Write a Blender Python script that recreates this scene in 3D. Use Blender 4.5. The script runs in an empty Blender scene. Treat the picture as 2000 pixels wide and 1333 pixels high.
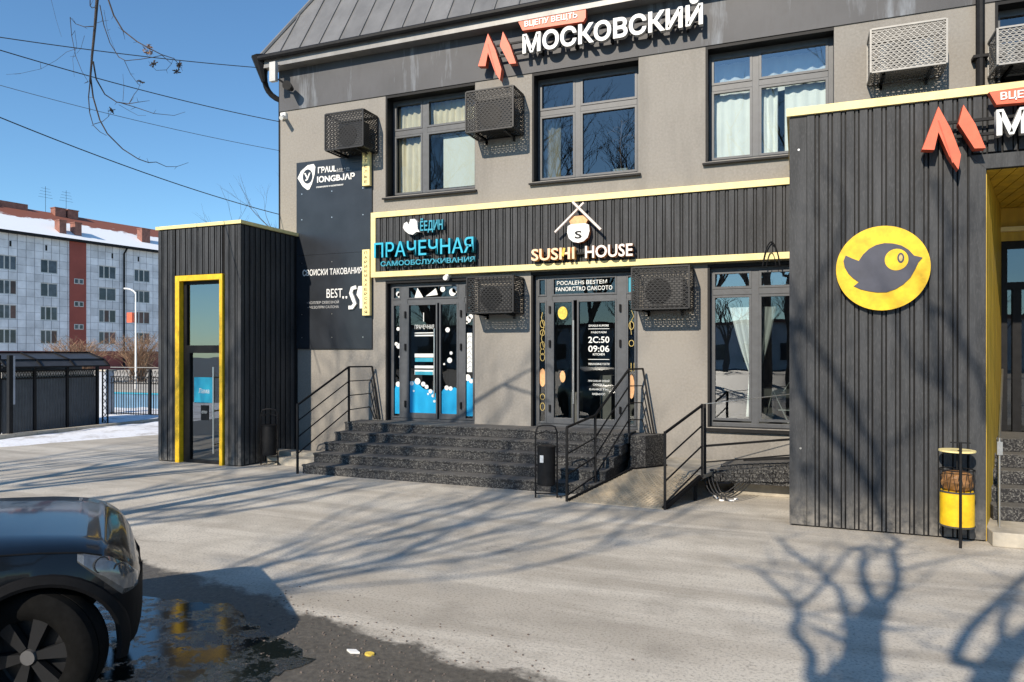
import bpy, bmesh, math, random
from mathutils import Vector, Matrix
R_=math.radians
sc=bpy.context.scene
# ---------------- camera, world, sun, exposure ----------------
cam=bpy.data.cameras.new('camera'); co=bpy.data.objects.new('camera',cam); sc.collection.objects.link(co)
co.location=(0,0,2.0); co.rotation_euler=(R_(90),0,R_(21.8))
cam.sensor_width=36; cam.lens=25.2; cam.shift_y=0.01175; cam.clip_start=.05; cam.clip_end=2000
sc.camera=co
SUND=Vector((-.19,-1,.62)).normalized()
w=bpy.data.worlds.new('World'); sc.world=w; w.use_nodes=True
nt=w.node_tree; bg=nt.nodes['Background']
sky=nt.nodes.new('ShaderNodeTexSky'); sky.sky_type='NISHITA'; sky.sun_disc=False
sky.sun_elevation=math.asin(SUND.z); sky.sun_rotation=R_(190.8)
sky.air_density=1.0; sky.dust_density=0.1; sky.ozone_density=2.2; sky.altitude=100
tint=nt.nodes.new('ShaderNodeMix'); tint.data_type='RGBA'; tint.blend_type='MULTIPLY'; tint.inputs[0].default_value=1; tint.inputs[7].default_value=(.70,.97,1.12,1)
nt.links.new(sky.outputs[0],tint.inputs[6]); nt.links.new(tint.outputs[2],bg.inputs[0]); bg.inputs[1].default_value=.107
sl=bpy.data.lights.new('sun','SUN'); sl.energy=4.15; sl.angle=R_(.5); sl.color=(1,.885,.73)
so=bpy.data.objects.new('sun',sl); sc.collection.objects.link(so)
so.rotation_euler=SUND.to_track_quat('Z','Y').to_euler(); so.location=(-5,-20,20)
sc.view_settings.view_transform='Standard'; sc.view_settings.look='None'
sc.view_settings.exposure=0.5; sc.view_settings.gamma=1; sc.view_settings.use_curve_mapping=False
sc.cycles.max_bounces=8; sc.cycles.transparent_max_bounces=16; sc.cycles.caustics_reflective=False; sc.cycles.caustics_refractive=False
rnd=random.Random(7)
COL=sc.collection

# ---------------- materials ----------------
def newmat(name):
    m=bpy.data.materials.new(name); m.use_nodes=True
    n=m.node_tree.nodes; return m,n,m.node_tree.links,n['Principled BSDF']
def noise(n,l,scale,detail=5,stretch=None,rough=.6,dist=0):
    g=n.new('ShaderNodeNewGeometry'); mp=n.new('ShaderNodeMapping'); l.new(g.outputs['Position'],mp.inputs[0])
    if stretch: mp.inputs['Scale'].default_value=stretch
    t=n.new('ShaderNodeTexNoise'); t.inputs['Scale'].default_value=scale; t.inputs['Detail'].default_value=detail
    t.inputs['Roughness'].default_value=rough; t.inputs['Distortion'].default_value=dist
    l.new(mp.outputs[0],t.inputs[0]); return t.outputs['Fac']
def ramp(n,l,src,a,b,ca=(0,0,0,1),cb=(1,1,1,1)):
    r=n.new('ShaderNodeValToRGB'); l.new(src,r.inputs[0]); e=r.color_ramp.elements
    e[0].position=a; e[1].position=b; e[0].color=ca; e[1].color=cb; return r.outputs[0]
def mixc(n,l,f,a,b,mode='MIX'):
    x=n.new('ShaderNodeMix'); x.data_type='RGBA'; x.blend_type=mode
    for s,v in ((x.inputs[0],f),(x.inputs[6],a),(x.inputs[7],b)):
        if hasattr(v,'is_linked'): l.new(v,s)
        else: s.default_value=v if not isinstance(v,tuple) else (v[0],v[1],v[2],1)
    return x.outputs[2]
def math_(n,l,op,a,b=0,c=None):
    x=n.new('ShaderNodeMath'); x.operation=op
    for i,v in enumerate((a,b,c)):
        if v is None: continue
        if hasattr(v,'is_linked'): l.new(v,x.inputs[i])
        else: x.inputs[i].default_value=v
    return x.outputs[0]
def bump(n,l,p,src,st,dist=.01):
    b=n.new('ShaderNodeBump'); b.inputs['Strength'].default_value=st; b.inputs['Distance'].default_value=dist
    l.new(src,b.inputs['Height']); l.new(b.outputs[0],p.inputs['Normal'])
def M(name,col,rough=.6,metal=0,var=.25,scale=6,bmp=.15,stretch=None,coat=0,rv=0,bscale=60,obj=0,spec=None):
    m,n,l,p=newmat(name)
    p.inputs['Metallic'].default_value=metal; p.inputs['Roughness'].default_value=rough
    if coat: p.inputs['Coat Weight'].default_value=coat; p.inputs['Coat Roughness'].default_value=.06
    a=noise(n,l,scale,6,stretch)
    d=tuple(c*(1-var) for c in col); u=tuple(min(1,c*(1+var)) for c in col)
    c=mixc(n,l,ramp(n,l,a,.3,.7),d,u)
    if spec is not None: p.inputs['Specular IOR Level'].default_value=spec
    if obj:
        oi=n.new('ShaderNodeObjectInfo'); f=math_(n,l,'MULTIPLY_ADD',oi.outputs['Random'],obj*2,1-obj)
        cc=n.new('ShaderNodeCombineColor'); [l.new(f,cc.inputs[i]) for i in range(3)]
        c=mixc(n,l,1.0,c,cc.outputs[0],'MULTIPLY')
    l.new(c,p.inputs['Base Color'])
    if bmp: bump(n,l,p,noise(n,l,bscale,4,stretch),bmp,.006)
    return m
def glass(name,refl=.12,tint=(.75,.82,.82),rough=0.0):
    m,n,l,p=newmat(name); n.remove(p)
    t=n.new('ShaderNodeBsdfTransparent'); t.inputs[0].default_value=(*tint,1)
    g=n.new('ShaderNodeBsdfGlossy'); g.inputs['Roughness'].default_value=rough; g.inputs[0].default_value=(.92,.96,1,1)
    nz=noise(n,l,.9,2); b=n.new('ShaderNodeBump'); b.inputs['Strength'].default_value=.12; b.inputs['Distance'].default_value=.02
    l.new(nz,b.inputs['Height']); l.new(b.outputs[0],g.inputs['Normal'])
    fr=n.new('ShaderNodeFresnel'); fr.inputs[0].default_value=1.5
    f=math_(n,l,'ADD',fr.outputs[0],refl)
    x=n.new('ShaderNodeMixShader'); l.new(f,x.inputs[0]); l.new(t.outputs[0],x.inputs[1]); l.new(g.outputs[0],x.inputs[2])
    l.new(x.outputs[0],n['Material Output'].inputs[0]); return m
MT={}
def plaster():
    m,n,l,p=newmat('taupe_plaster'); p.inputs['Roughness'].default_value=.92
    big=noise(n,l,.7,5); fine=noise(n,l,28,6); st=noise(n,l,1.6,5,(1,1,.12))
    c=mixc(n,l,ramp(n,l,big,.35,.7),(.215,.2,.18),(.265,.248,.223))
    c=mixc(n,l,ramp(n,l,fine,.3,.75),c,(.3,.282,.255)); 
    c=mixc(n,l,math_(n,l,'MULTIPLY',ramp(n,l,st,.52,.72),.5),c,(.155,.145,.13))
    l.new(c,p.inputs['Base Color']); bump(n,l,p,fine,.35,.006); return m
def darkband():
    m,n,l,p=newmat('dark_stained_fascia'); p.inputs['Roughness'].default_value=.6
    st=noise(n,l,1.5,6,(1.6,1.6,.22),.7); b=noise(n,l,.8,4); f=noise(n,l,14,5,(1,1,.3))
    c=mixc(n,l,ramp(n,l,b,.3,.7),(.045,.047,.053),(.075,.076,.084))
    c=mixc(n,l,math_(n,l,'MULTIPLY',ramp(n,l,st,.54,.7),.75),c,(.24,.27,.31))
    c=mixc(n,l,math_(n,l,'MULTIPLY',ramp(n,l,f,.5,.8),.25),c,(.04,.035,.035))
    l.new(c,p.inputs['Base Color']); bump(n,l,p,f,.2,.006); return m
def clad():
    m,n,l,p=newmat('black_cladding'); p.inputs['Roughness'].default_value=.62; p.inputs['Specular IOR Level'].default_value=.3
    st=noise(n,l,9,6,(1,1,.12),.65); f=noise(n,l,70,4,(1,1,.25))
    c=mixc(n,l,ramp(n,l,st,.35,.7),(.026,.028,.031),(.06,.063,.068))
    c=mixc(n,l,math_(n,l,'MULTIPLY',ramp(n,l,f,.5,.75),.35),c,(.11,.11,.115))
    g=n.new('ShaderNodeNewGeometry'); sx=n.new('ShaderNodeSeparateXYZ'); l.new(g.outputs['Position'],sx.inputs[0])
    lo=math_(n,l,'SUBTRACT',1,math_(n,l,'MULTIPLY',sx.outputs[2],2.2)); dn=noise(n,l,11,5)
    d=math_(n,l,'MULTIPLY',math_(n,l,'MAXIMUM',lo,0),ramp(n,l,dn,.3,.65))
    c=mixc(n,l,math_(n,l,'MULTIPLY',d,.8),c,(.26,.24,.21))
    l.new(c,p.inputs['Base Color']); bump(n,l,p,f,.25,.005); return m
def ground_mat():
    m,n,l,p=newmat('dusty_asphalt')
    big=noise(n,l,.35,5,(1,1,1)); fine=noise(n,l,45,6); gr=noise(n,l,190,3); st=noise(n,l,.9,5,(.22,1.8,1),.6,.6); pat=noise(n,l,1.7,6)
    c=mixc(n,l,ramp(n,l,big,.3,.7),(.37,.33,.27),(.53,.48,.40))
    c=mixc(n,l,math_(n,l,'MULTIPLY',ramp(n,l,st,.42,.6),.8),c,(.66,.61,.52))
    c=mixc(n,l,math_(n,l,'MULTIPLY',ramp(n,l,pat,.48,.7),.5),c,(.26,.23,.185))
    c=mixc(n,l,math_(n,l,'MULTIPLY',ramp(n,l,fine,.5,.66),.65),c,(.2,.18,.15))
    c=mixc(n,l,math_(n,l,'MULTIPLY',ramp(n,l,gr,.52,.62),.5),c,(.45,.43,.4))
    # cracks
    g=n.new('ShaderNodeNewGeometry'); v=n.new('ShaderNodeTexVoronoi'); v.feature='DISTANCE_TO_EDGE'; v.inputs['Scale'].default_value=.5
    wv=n.new('ShaderNodeVectorMath'); wv.operation='MULTIPLY_ADD'; nn=n.new('ShaderNodeTexNoise'); nn.inputs['Scale'].default_value=1.3; nn.inputs['Detail'].default_value=6
    l.new(g.outputs['Position'],nn.inputs[0]); l.new(nn.outputs['Color'],wv.inputs[0]); wv.inputs[1].default_value=(1.6,1.6,0); l.new(g.outputs['Position'],wv.inputs[2]); l.new(wv.outputs[0],v.inputs[0])
    ck=ramp(n,l,v.outputs['Distance'],0,.008,(1,1,1,1),(0,0,0,1))
    c=mixc(n,l,math_(n,l,'MULTIPLY',ck,math_(n,l,'MULTIPLY',ramp(n,l,big,.45,.6),.35)),c,(.1,.09,.08))
    # wet / dirty near corner: ellipse field distorted
    sx=n.new('ShaderNodeSeparateXYZ'); l.new(g.outputs['Position'],sx.inputs[0])
    nb=noise(n,l,1.6,6,None,.65)
    yy=math_(n,l,'ADD',sx.outputs[1],math_(n,l,'MULTIPLY',sx.outputs[0],.22))   # y+.22x
    edge=math_(n,l,'ADD',yy,math_(n,l,'MULTIPLY',nb,-1.1))
    wet=ramp(n,l,math_(n,l,'ADD',math_(n,l,'MULTIPLY',edge,-1),3.78),.5,.62)
    xr=ramp(n,l,math_(n,l,'MULTIPLY_ADD',sx.outputs[0],-1,-.6),.0,.5)
    wet=math_(n,l,'MULTIPLY',wet,xr)
    gv=noise(n,l,24,5,None,.7)
    wc=mixc(n,l,ramp(n,l,gv,.35,.7),(.038,.034,.028),(.13,.115,.092))
    c=mixc(n,l,math_(n,l,'MULTIPLY',wet,.93),c,wc)
    l.new(c,p.inputs['Base Color'])
    l.new(math_(n,l,'MULTIPLY_ADD',wet,-.4,.93),p.inputs['Roughness'])
    bump(n,l,p,mixc(n,l,.5,fine,gr),.6,.012); return m
def granite():
    m,n,l,p=newmat('dark_granular_step'); p.inputs['Roughness'].default_value=.8
    g=n.new('ShaderNodeNewGeometry'); v=n.new('ShaderNodeTexVoronoi'); v.inputs['Scale'].default_value=75; l.new(g.outputs['Position'],v.inputs[0])
    sx=n.new('ShaderNodeSeparateColor'); l.new(v.outputs['Color'],sx.inputs[0])
    f=noise(n,l,45,5); b=noise(n,l,2.5,4)
    c=mixc(n,l,ramp(n,l,sx.outputs[0],.5,1),(.014,.014,.016),(.15,.148,.14))
    c=mixc(n,l,math_(n,l,'MULTIPLY',ramp(n,l,b,.5,.7),.5),c,(.035,.035,.037))
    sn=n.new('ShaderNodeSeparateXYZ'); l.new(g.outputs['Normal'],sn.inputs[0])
    c=mixc(n,l,math_(n,l,'MULTIPLY',math_(n,l,'MAXIMUM',sn.outputs[2],0),.6),c,(.15,.143,.132))  # up-facing faces lightened: sunlight on the treads put into the colour
    l.new(c,p.inputs['Base Color']); bump(n,l,p,v.outputs['Distance'],.5,.008); return m
def snow_mat():
    m,n,l,p=newmat('old_snow'); p.inputs['Roughness'].default_value=.85
    f=noise(n,l,1.8,6,None,.7); g=noise(n,l,12,5,None,.7)
    c=mixc(n,l,ramp(n,l,f,.5,.72),(.84,.86,.9),(.35,.32,.29)); c=mixc(n,l,math_(n,l,'MULTIPLY',ramp(n,l,g,.55,.7),.4),c,(.4,.36,.32))
    l.new(c,p.inputs['Base Color']); bump(n,l,p,g,.5,.03); return m
def water_mat():
    m,n,l,p=newmat('puddle_water'); p.inputs['IOR'].default_value=2.0
    f=noise(n,l,26,7,None,.8); b=noise(n,l,3.5,5,None,.7); k=ramp(n,l,math_(n,l,'ADD',math_(n,l,'MULTIPLY',b,.7),math_(n,l,'MULTIPLY',f,.3)),.50,.6)
    c=mixc(n,l,k,(.008,.012,.011),mixc(n,l,ramp(n,l,f,.45,.6),(.016,.016,.015),(.06,.055,.045))); l.new(c,p.inputs['Base Color'])
    l.new(math_(n,l,'MULTIPLY_ADD',k,.4,.015),p.inputs['Roughness']); bump(n,l,p,math_(n,l,'MULTIPLY',f,math_(n,l,'ADD',k,.06)),.5,.01); return m
def wetpatch():
    m,n,l,p=newmat('wet_black_asphalt'); f=noise(n,l,30,6,None,.75); b=noise(n,l,2,4)
    c=mixc(n,l,ramp(n,l,f,.4,.72),(.012,.014,.018),(.075,.075,.07))
    l.new(c,p.inputs['Base Color']); l.new(math_(n,l,'MULTIPLY_ADD',ramp(n,l,b,.4,.6),.25,.3),p.inputs['Roughness']); bump(n,l,p,f,.7,.012); return m
def bark():
    return M('bark',(.16,.13,.11),.9,var=.4,scale=14,bmp=.5,stretch=(1,1,.3))
def roofsnow():
    m,n,l,p=newmat('snowy_red_roof'); p.inputs['Roughness'].default_value=.8
    g=n.new('ShaderNodeNewGeometry'); sx=n.new('ShaderNodeSeparateXYZ'); l.new(g.outputs['Position'],sx.inputs[0])
    nz=noise(n,l,.45,6,(1,.5,1),.7)
    h=math_(n,l,'SUBTRACT',sx.outputs[2],math_(n,l,'MULTIPLY',nz,3.2))
    f=ramp(n,l,math_(n,l,'MULTIPLY_ADD',h,.5,-7.7),.1,.2)
    c=mixc(n,l,f,(.85,.87,.9),(.25,.085,.055)); l.new(c,p.inputs['Base Color']); return m
MT=dict(plaster=plaster(),band=darkband(),clad=clad(),ground=ground_mat(),granite=granite(),snow=snow_mat(),water=water_mat(),wet=wetpatch(),bark=bark(),roofsnow=roofsnow(),
 roof=M('grey_roof_metal',(.2,.197,.193),.45,.25,.18,3,.08,(1,1,.4),obj=.12), black=M('black_paint',(.011,.011,.012),.55,0,.3,12,.1,spec=.2), frame=M('grey_frame',(.075,.08,.088),.45,0,.15,10,.05),
 trim=M('pale_yellow_trim',(.85,.71,.32),.5,0,.12,5,.05), yellow=M('yellow_paint',(.78,.48,.012),.45,0,.22,9,.08), ywall=M('yellow_plank',(.55,.36,.03),.55,0,.3,6,.15,(1,1,.2)),
 panel=M('navy_black_panel',(.022,.026,.033),.3,0,.25,2,.04), room=M('dim_room',(.11,.105,.1),.9,0,.3,1.5,0), white=M('white_face',(.82,.82,.8),.5,0,.05,5,0),
 wside=M('grey_side',(.45,.45,.45),.5,0,.1,5,0), red=M('red_orange_face',(.75,.13,.06),.45,0,.12,8,.05), rside=M('red_side',(.5,.08,.035),.5,0,.1,8,0),
 cyan=M('cyan_face',(.02,.42,.6),.45,0,.1,8,0), cside=M('cyan_side',(.01,.14,.19),.5,0,.1,8,0), film=M('cyan_film',(.0,.36,.68),.5,0,.08,3,0), teal=M('teal_face',(.03,.3,.42),.45,0,.1,8,0),
 sush=M('cream_face',(.85,.74,.66),.5,0,.05,8,0), ssush=M('orange_brown_side',(.5,.2,.07),.5,0,.1,8,0), peach=M('peach_face',(.85,.6,.38),.5,0,.15,12,0), tan=M('tan_face',(.75,.4,.18),.5,0,.2,20,0), orange=M('orange_face',(.85,.42,.12),.5,0,.1,8,0),
 steel=M('brushed_steel',(.6,.6,.58),.3,.9,.1,20,0), alu=M('grey_white_mesh',(.31,.30,.28),.45,.2,.12,8,0), cage=M('black_mesh',(.014,.014,.015),.45,.2,.2,8,0), acbody=M('air_conditioner_casing',(.5,.5,.48),.5,0,.1,5,0),
 acdark=M('dark_casing',(.05,.052,.056),.5,0,.2,5,0), curt=M('beige_curtain',(.72,.62,.47),.9,0,.1,4,0), curtw=M('white_curtain',(.9,.9,.88),.9,0,.05,4,0), blind=M('pale_blind',(.72,.72,.68),.8,0,.03,3,0),
 glass=glass('window_glass',.03), glassd=glass('dark_reflecting_glass',.09,(.4,.45,.45)), glassb=glass('sky_reflecting_glass',.2,(.7,.78,.8)), glassg=glass('greenish_glass',.2,(.45,.62,.6)), plate=M('ramp_plate',(.44,.37,.27),.65,.1,.3,6,.1),
 concrete=M('concrete',(.42,.38,.31),.9,0,.25,5,.3), bird=M('blue_grey_face',(.05,.053,.075),.5,0,.15,8,.05), tile=M('facade_tile',(.74,.73,.75),.7,0,.2,.7,.05,obj=.13), tileback=M('dark_joint',(.16,.17,.19),.9,0,.2,2,0),
 stair=M('red_stair_panel',(.32,.075,.055),.8,0,.15,.5,.1), brick=M('red_brick',(.27,.12,.09),.85,0,.3,3,.2), wframe=M('white_window_frame',(.6,.58,.55),.6,0,.15,2,0), wglass=M('far_window_pane',(.05,.055,.07),.12,0,.5,1.5,0,obj=.6),
 wcurt=M('far_curtained_pane',(.13,.06,.05),.3,0,.4,1.5,0,obj=.5), snoww=M('clean_snow',(.85,.87,.9),.8,0,.04,2,.3), blue=M('blue_board',(.11,.21,.32),.6,0,.15,3,.05), post=M('grey_pillar',(.4,.43,.48),.8,0,.1,3,.1),
 shed=M('dark_shed_sheet',(.06,.068,.078),.5,0,.2,5,.05), paint=M('black_car_paint',(.004,.0055,.008),.3,.0,.1,3,0,coat=.6,spec=.15), plastic=M('black_car_plastic',(.007,.007,.008),.7,0,.2,20,.1,spec=.15), rubber=M('tyre_rubber',(.006,.006,.006),.9,0,.3,20,.2,spec=.1),
 rim=M('dark_grey_rim',(.011,.0115,.013),.5,.0,.15,10,0,spec=.25), lamp=M('lamp_glass',(.16,.17,.18),.08,.5,.2,30,0), chrome=M('dull_silver',(.14,.14,.145),.4,.5,.1,10,0), twig=M('twig_bark',(.07,.055,.045),.9,0,.3,20,0), dry=M('dry_shrub',(.3,.19,.12),.9,0,.4,2,0),
 leaf=M('yellow_leaf',(.7,.5,.08),.7,0,.3,30,0), bag=M('brown_bag',(.22,.11,.04),.5,0,.5,14,.4), paper=M('printed_white',(.75,.77,.75),.6,0,.1,10,0), gold=M('gold_print',(.55,.42,.14),.5,0,.2,20,0),
 wire=M('black_cable',(.02,.02,.02),.6,0,.1,10,0))

# ---------------- helpers ----------------
class MB:
    def __init__(s): s.v=[]; s.f=[]; s.mi=[]; s.m=[]
    def each(s,name,mats,parent=None):
        for i,(a,b) in enumerate(s.m):
            c,d=s.m[i+1] if i+1<len(s.m) else (len(s.v),len(s.f)); q=MB(); q.add(s.v[a:c],[tuple(k-a for k in f) for f in s.f[b:d]]); q.build(name,mats,parent)
    def add(s,v,f,mi=0):
        s.m.append((len(s.v),len(s.f)))
        o=len(s.v); s.v+=[tuple(p) for p in v]; s.f+=[tuple(i+o for i in q) for q in f]; s.mi+=[mi]*len(f)
    def box(s,x0,x1,y0,y1,z0,z1,mi=0):
        v=[(x0,y0,z0),(x1,y0,z0),(x1,y1,z0),(x0,y1,z0),(x0,y0,z1),(x1,y0,z1),(x1,y1,z1),(x0,y1,z1)]
        s.add(v,[(0,3,2,1),(4,5,6,7),(0,1,5,4),(1,2,6,5),(2,3,7,6),(3,0,4,7)],mi); return s
    def tube(s,pts,r,n=6,mi=0,cap=True):
        pts=[Vector(p) for p in pts]; rs=r if isinstance(r,(list,tuple)) else [r]*len(pts)
        o=len(s.v); prev=None; s.m.append((len(s.v),len(s.f)))
        for i,p in enumerate(pts):
            a=pts[max(0,i-1)]; b=pts[min(len(pts)-1,i+1)]; d=(b-a).normalized() if (b-a).length>1e-9 else Vector((0,0,1))
            if prev is None:
                up=Vector((0,0,1)) if abs(d.z)<.9 else Vector((1,0,0)); e1=d.cross(up).normalized()
            else: e1=(prev-d*prev.dot(d)).normalized()
            prev=e1; e2=d.cross(e1)
            for k in range(n):
                t=2*math.pi*(k+.5)/n; s.v.append(tuple(p+(e1*math.cos(t)+e2*math.sin(t))*rs[i]))
        for i in range(len(pts)-1):
            for k in range(n):
                s.f.append((o+i*n+k,o+i*n+(k+1)%n,o+(i+1)*n+(k+1)%n,o+(i+1)*n+k)); s.mi.append(mi)
        if cap:
            s.f.append(tuple(o+k for k in reversed(range(n)))); s.mi.append(mi)
            q=o+(len(pts)-1)*n; s.f.append(tuple(q+k for k in range(n))); s.mi.append(mi)
        return s
    def bar(s,a,b,w=.03,mi=0): return s.tube([a,b],w*.707,4,mi)
    def prism(s,poly,y0,y1,mi=0,smi=None):   # polygon in XZ extruded along Y (front y0)
        n=len(poly); o=len(s.v); s.m.append((len(s.v),len(s.f))); s.v+=[(x,y0,z) for x,z in poly]+[(x,y1,z) for x,z in poly]
        s.f.append(tuple(o+i for i in range(n))); s.f.append(tuple(o+n+i for i in reversed(range(n)))); s.mi+=[mi,mi]
        for i in range(n):
            j=(i+1)%n; s.f.append((o+i,o+n+i,o+n+j,o+j)); s.mi.append(mi if smi is None else smi)
        return s
    def slab(s,poly,z0,z1,mi=0):  # polygon in XY extruded in Z; z1 may be list of heights
        n=len(poly); o=len(s.v); s.m.append((len(s.v),len(s.f))); zt=z1 if isinstance(z1,(list,tuple)) else [z1]*n
        s.v+=[(x,y,z0) for x,y in poly]+[(p[0],p[1],z) for p,z in zip(poly,zt)]
        s.f.append(tuple(o+i for i in reversed(range(n)))); s.f.append(tuple(o+n+i for i in range(n)))
        for i in range(n):
            j=(i+1)%n; s.f.append((o+i,o+j,o+n+j,o+n+i))
        s.mi+=[mi]*(n+2); return s
    def cyl(s,x,y,z0,z1,r0,r1=None,n=20,mi=0): return s.tube([(x,y,z0),(x,y,z1)],[r0,r0 if r1 is None else r1],n,mi)
    def mesh(s,name,mats,smooth=False):
        me=bpy.data.meshes.new(name); me.from_pydata(s.v,[],s.f)
        for m in (mats if isinstance(mats,(list,tuple)) else [mats]): me.materials.append(MT[m] if isinstance(m,str) else m)
        me.polygons.foreach_set('material_index',s.mi)
        if len(s.f)>1: bm=bmesh.new(); bm.from_mesh(me); bmesh.ops.recalc_face_normals(bm,faces=bm.faces); bm.to_mesh(me); bm.free()
        if smooth: 
            me.polygons.foreach_set('use_smooth',[True]*len(me.polygons)); 
            try: me.set_sharp_from_angle(angle=R_(35))
            except Exception: pass
        return me
    def build(s,name,mats,parent=None,kind=None,smooth=False,bev=0,label=None):
        return link(name,s.mesh(name,mats,smooth),parent,kind,bev,label)
def link(name,me,parent=None,kind=None,bev=0,label=None,loc=None,rz=None):
    o=bpy.data.objects.new(name,me); COL.objects.link(o)
    if parent is not None:
        o.parent=parent; o.matrix_parent_inverse=Matrix.Translation(-parent.location) if parent.type=='EMPTY' and not parent.get('local') else Matrix()
    if kind: o['kind']=kind
    if label: o['label']=label
    if loc is not None: o.location=loc
    if rz is not None: o.rotation_euler=(0,0,rz)
    if bev:
        b=o.modifiers.new('bevel','BEVEL'); b.width=bev; b.segments=2; b.limit_method='ANGLE'
    return o
def thing(name,label,cat,loc=(0,0,0),group=None):
    o=bpy.data.objects.new(name,None); COL.objects.link(o); o.location=loc; o.empty_display_size=.2
    o['label']=label; o['category']=cat
    if group: o['group']=group
    return o
def tag(o,label,cat,group=None):
    o['label']=label; o['category']=cat
    if group: o['group']=group
    return o
def qbez(p0,p1,p2,n=8):
    p0,p1,p2=map(Vector,(p0,p1,p2)); return [(p0*(1-t)**2+p1*2*t*(1-t)+p2*t*t) for t in [i/n for i in range(n+1)]]
_tc={}
def tmesh(body,off=0.0,ext=0.0):
    c=bpy.data.curves.new('t','FONT'); c.body=body; c.size=1; c.offset=off; c.extrude=ext; c.resolution_u=3
    o=bpy.data.objects.new('t',c); COL.objects.link(o); bpy.context.view_layer.update()
    me=bpy.data.meshes.new_from_object(o.evaluated_get(bpy.context.evaluated_depsgraph_get()))
    bpy.data.objects.remove(o); return me
def bbox(me):
    xs=[v.co.x for v in me.vertices]; ys=[v.co.y for v in me.vertices]; return (min(xs),max(xs),min(ys),max(ys)) if xs else (0,0,0,0)
def letters(body,x0,x1,z0,z1,yf,depth,mats,parent,off=.015,single=False,name='letter',shear=0,slope=0):
    """raised letters on an XZ plane facing -Y; every letter its own object"""
    full=tmesh(body,off); fb=bbox(full); kx=(x1-x0)/(fb[1]-fb[0]); H=bbox(tmesh('Н',off)); kz=(z1-z0)/(H[3]-H[2])
    base=H[2]
    items=[(body,fb[0])] if single else []
    if not single:
        for i,ch in enumerate(body):
            if ch==' ': continue
            pb=bbox(tmesh(body[:i+1],off)); cb=bbox(tmesh(ch,off)); items.append((ch,pb[1]-(cb[1]-cb[0])))
    cache={}
    for ch,lx in items:
        if ch not in cache:
            me=tmesh(ch,off,.5); b=bbox(me); me.name=name
            for v in me.vertices:
                x,y,z=v.co; zz=(y-base)*kz; v.co=((x-b[0])*kx+shear*zz, -z*depth-depth/2+depth/2, zz)
            me.materials.clear(); [me.materials.append(MT[q]) for q in mats]
            me.update()
            for p in me.polygons: p.material_index=0 if abs(p.normal.y)>.8 or len(mats)==1 else 1
            cache[ch]=me
        xx=x0+(lx-fb[0])*kx
        link(name,cache[ch],parent,loc=(xx,yf+depth/2,z0+slope*(xx-x0)))
def flat_text(body,x0,x1,z0,z1,y,mat,parent,name='lettering',off=0.0): letters(body,x0,x1,z0,z1,y-.002,.004,[mat],parent,off,True,name)

# ---------------- ground ----------------
g=MB(); g.add([(-400,-200,0),(400,-200,0),(400,500,0),(-400,500,0)],[(0,1,2,3)])
g.build('ground','ground',kind='structure')
def blob(cx,cy,pts,seed,jit=.08,sub=5):
    r=random.Random(seed); out=[]
    for i in range(len(pts)):
        a=Vector(pts[i]); b=Vector(pts[(i+1)%len(pts)])
        for k in range(sub):
            p=a.lerp(b,k/sub); out.append((p.x+r.uniform(-jit,jit),p.y+r.uniform(-jit,jit)))
    return out
def sheet(name,poly,z,mat,kind='structure'):
    b=MB(); b.add([(x,y,z) for x,y in poly],[tuple(range(len(poly)))]); return b.build(name,mat,kind=kind)
sheet('puddle',blob(0,0,[(-5.3,4.36),(-4.75,4.36),(-4.25,4.45),(-3.6,4.15),(-2.95,3.84),(-2.98,3.6),(-3.1,3.3),(-3.0,2.4),(-4.4,2.0),(-5.9,3.0)],3,.035,7),.004,'water')
# snow strip along the street, with height
def snowbank(name,poly_fn,nx,ny,mat='snow'):
    b=MB(); vs=[];fs=[]
    for i in range(nx+1):
        for j in range(ny+1):
            vs.append(poly_fn(i/nx,j/ny))
    for i in range(nx):
        for j in range(ny):
            a=i*(ny+1)+j; fs.append((a,a+1,a+ny+2,a+ny+1))
    b.add(vs,fs); return b.build(name,mat,kind='structure',smooth=True)
from mathutils import noise as mn
def sb1(u,v):
    # long strip beside the street: near edge to far edge
    y=-2+u*26; xn=-14.0+.04*y-1.75*max(0,1-max(0,y)/9)+.0*u; xn=-15.7+.42*(y-10) if y>10 else -15.7+.1*(y-10); xf=-34
    x=xn+(xf-xn)*v; e=min(1,v*9)*1.0
    h=.02+e*(.05+.09*mn.noise(Vector((x*.6,y*.6,1)))+.05*mn.noise(Vector((x*2,y*2,3))))
    return (x+.25*mn.noise(Vector((y*1.3,0,5)))*(v<.01),y,max(-.03,h) if v>0 else -.02)
snowbank('snow_bank',sb1,90,50)
# kerb line
kb=MB()
for i in range(30): 
    y=10.2+i*.5
    kb.box(-17.05-.0,-16.9,y,y+.49,0,.13)
kb.build('kerb','concrete',kind='structure')
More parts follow.
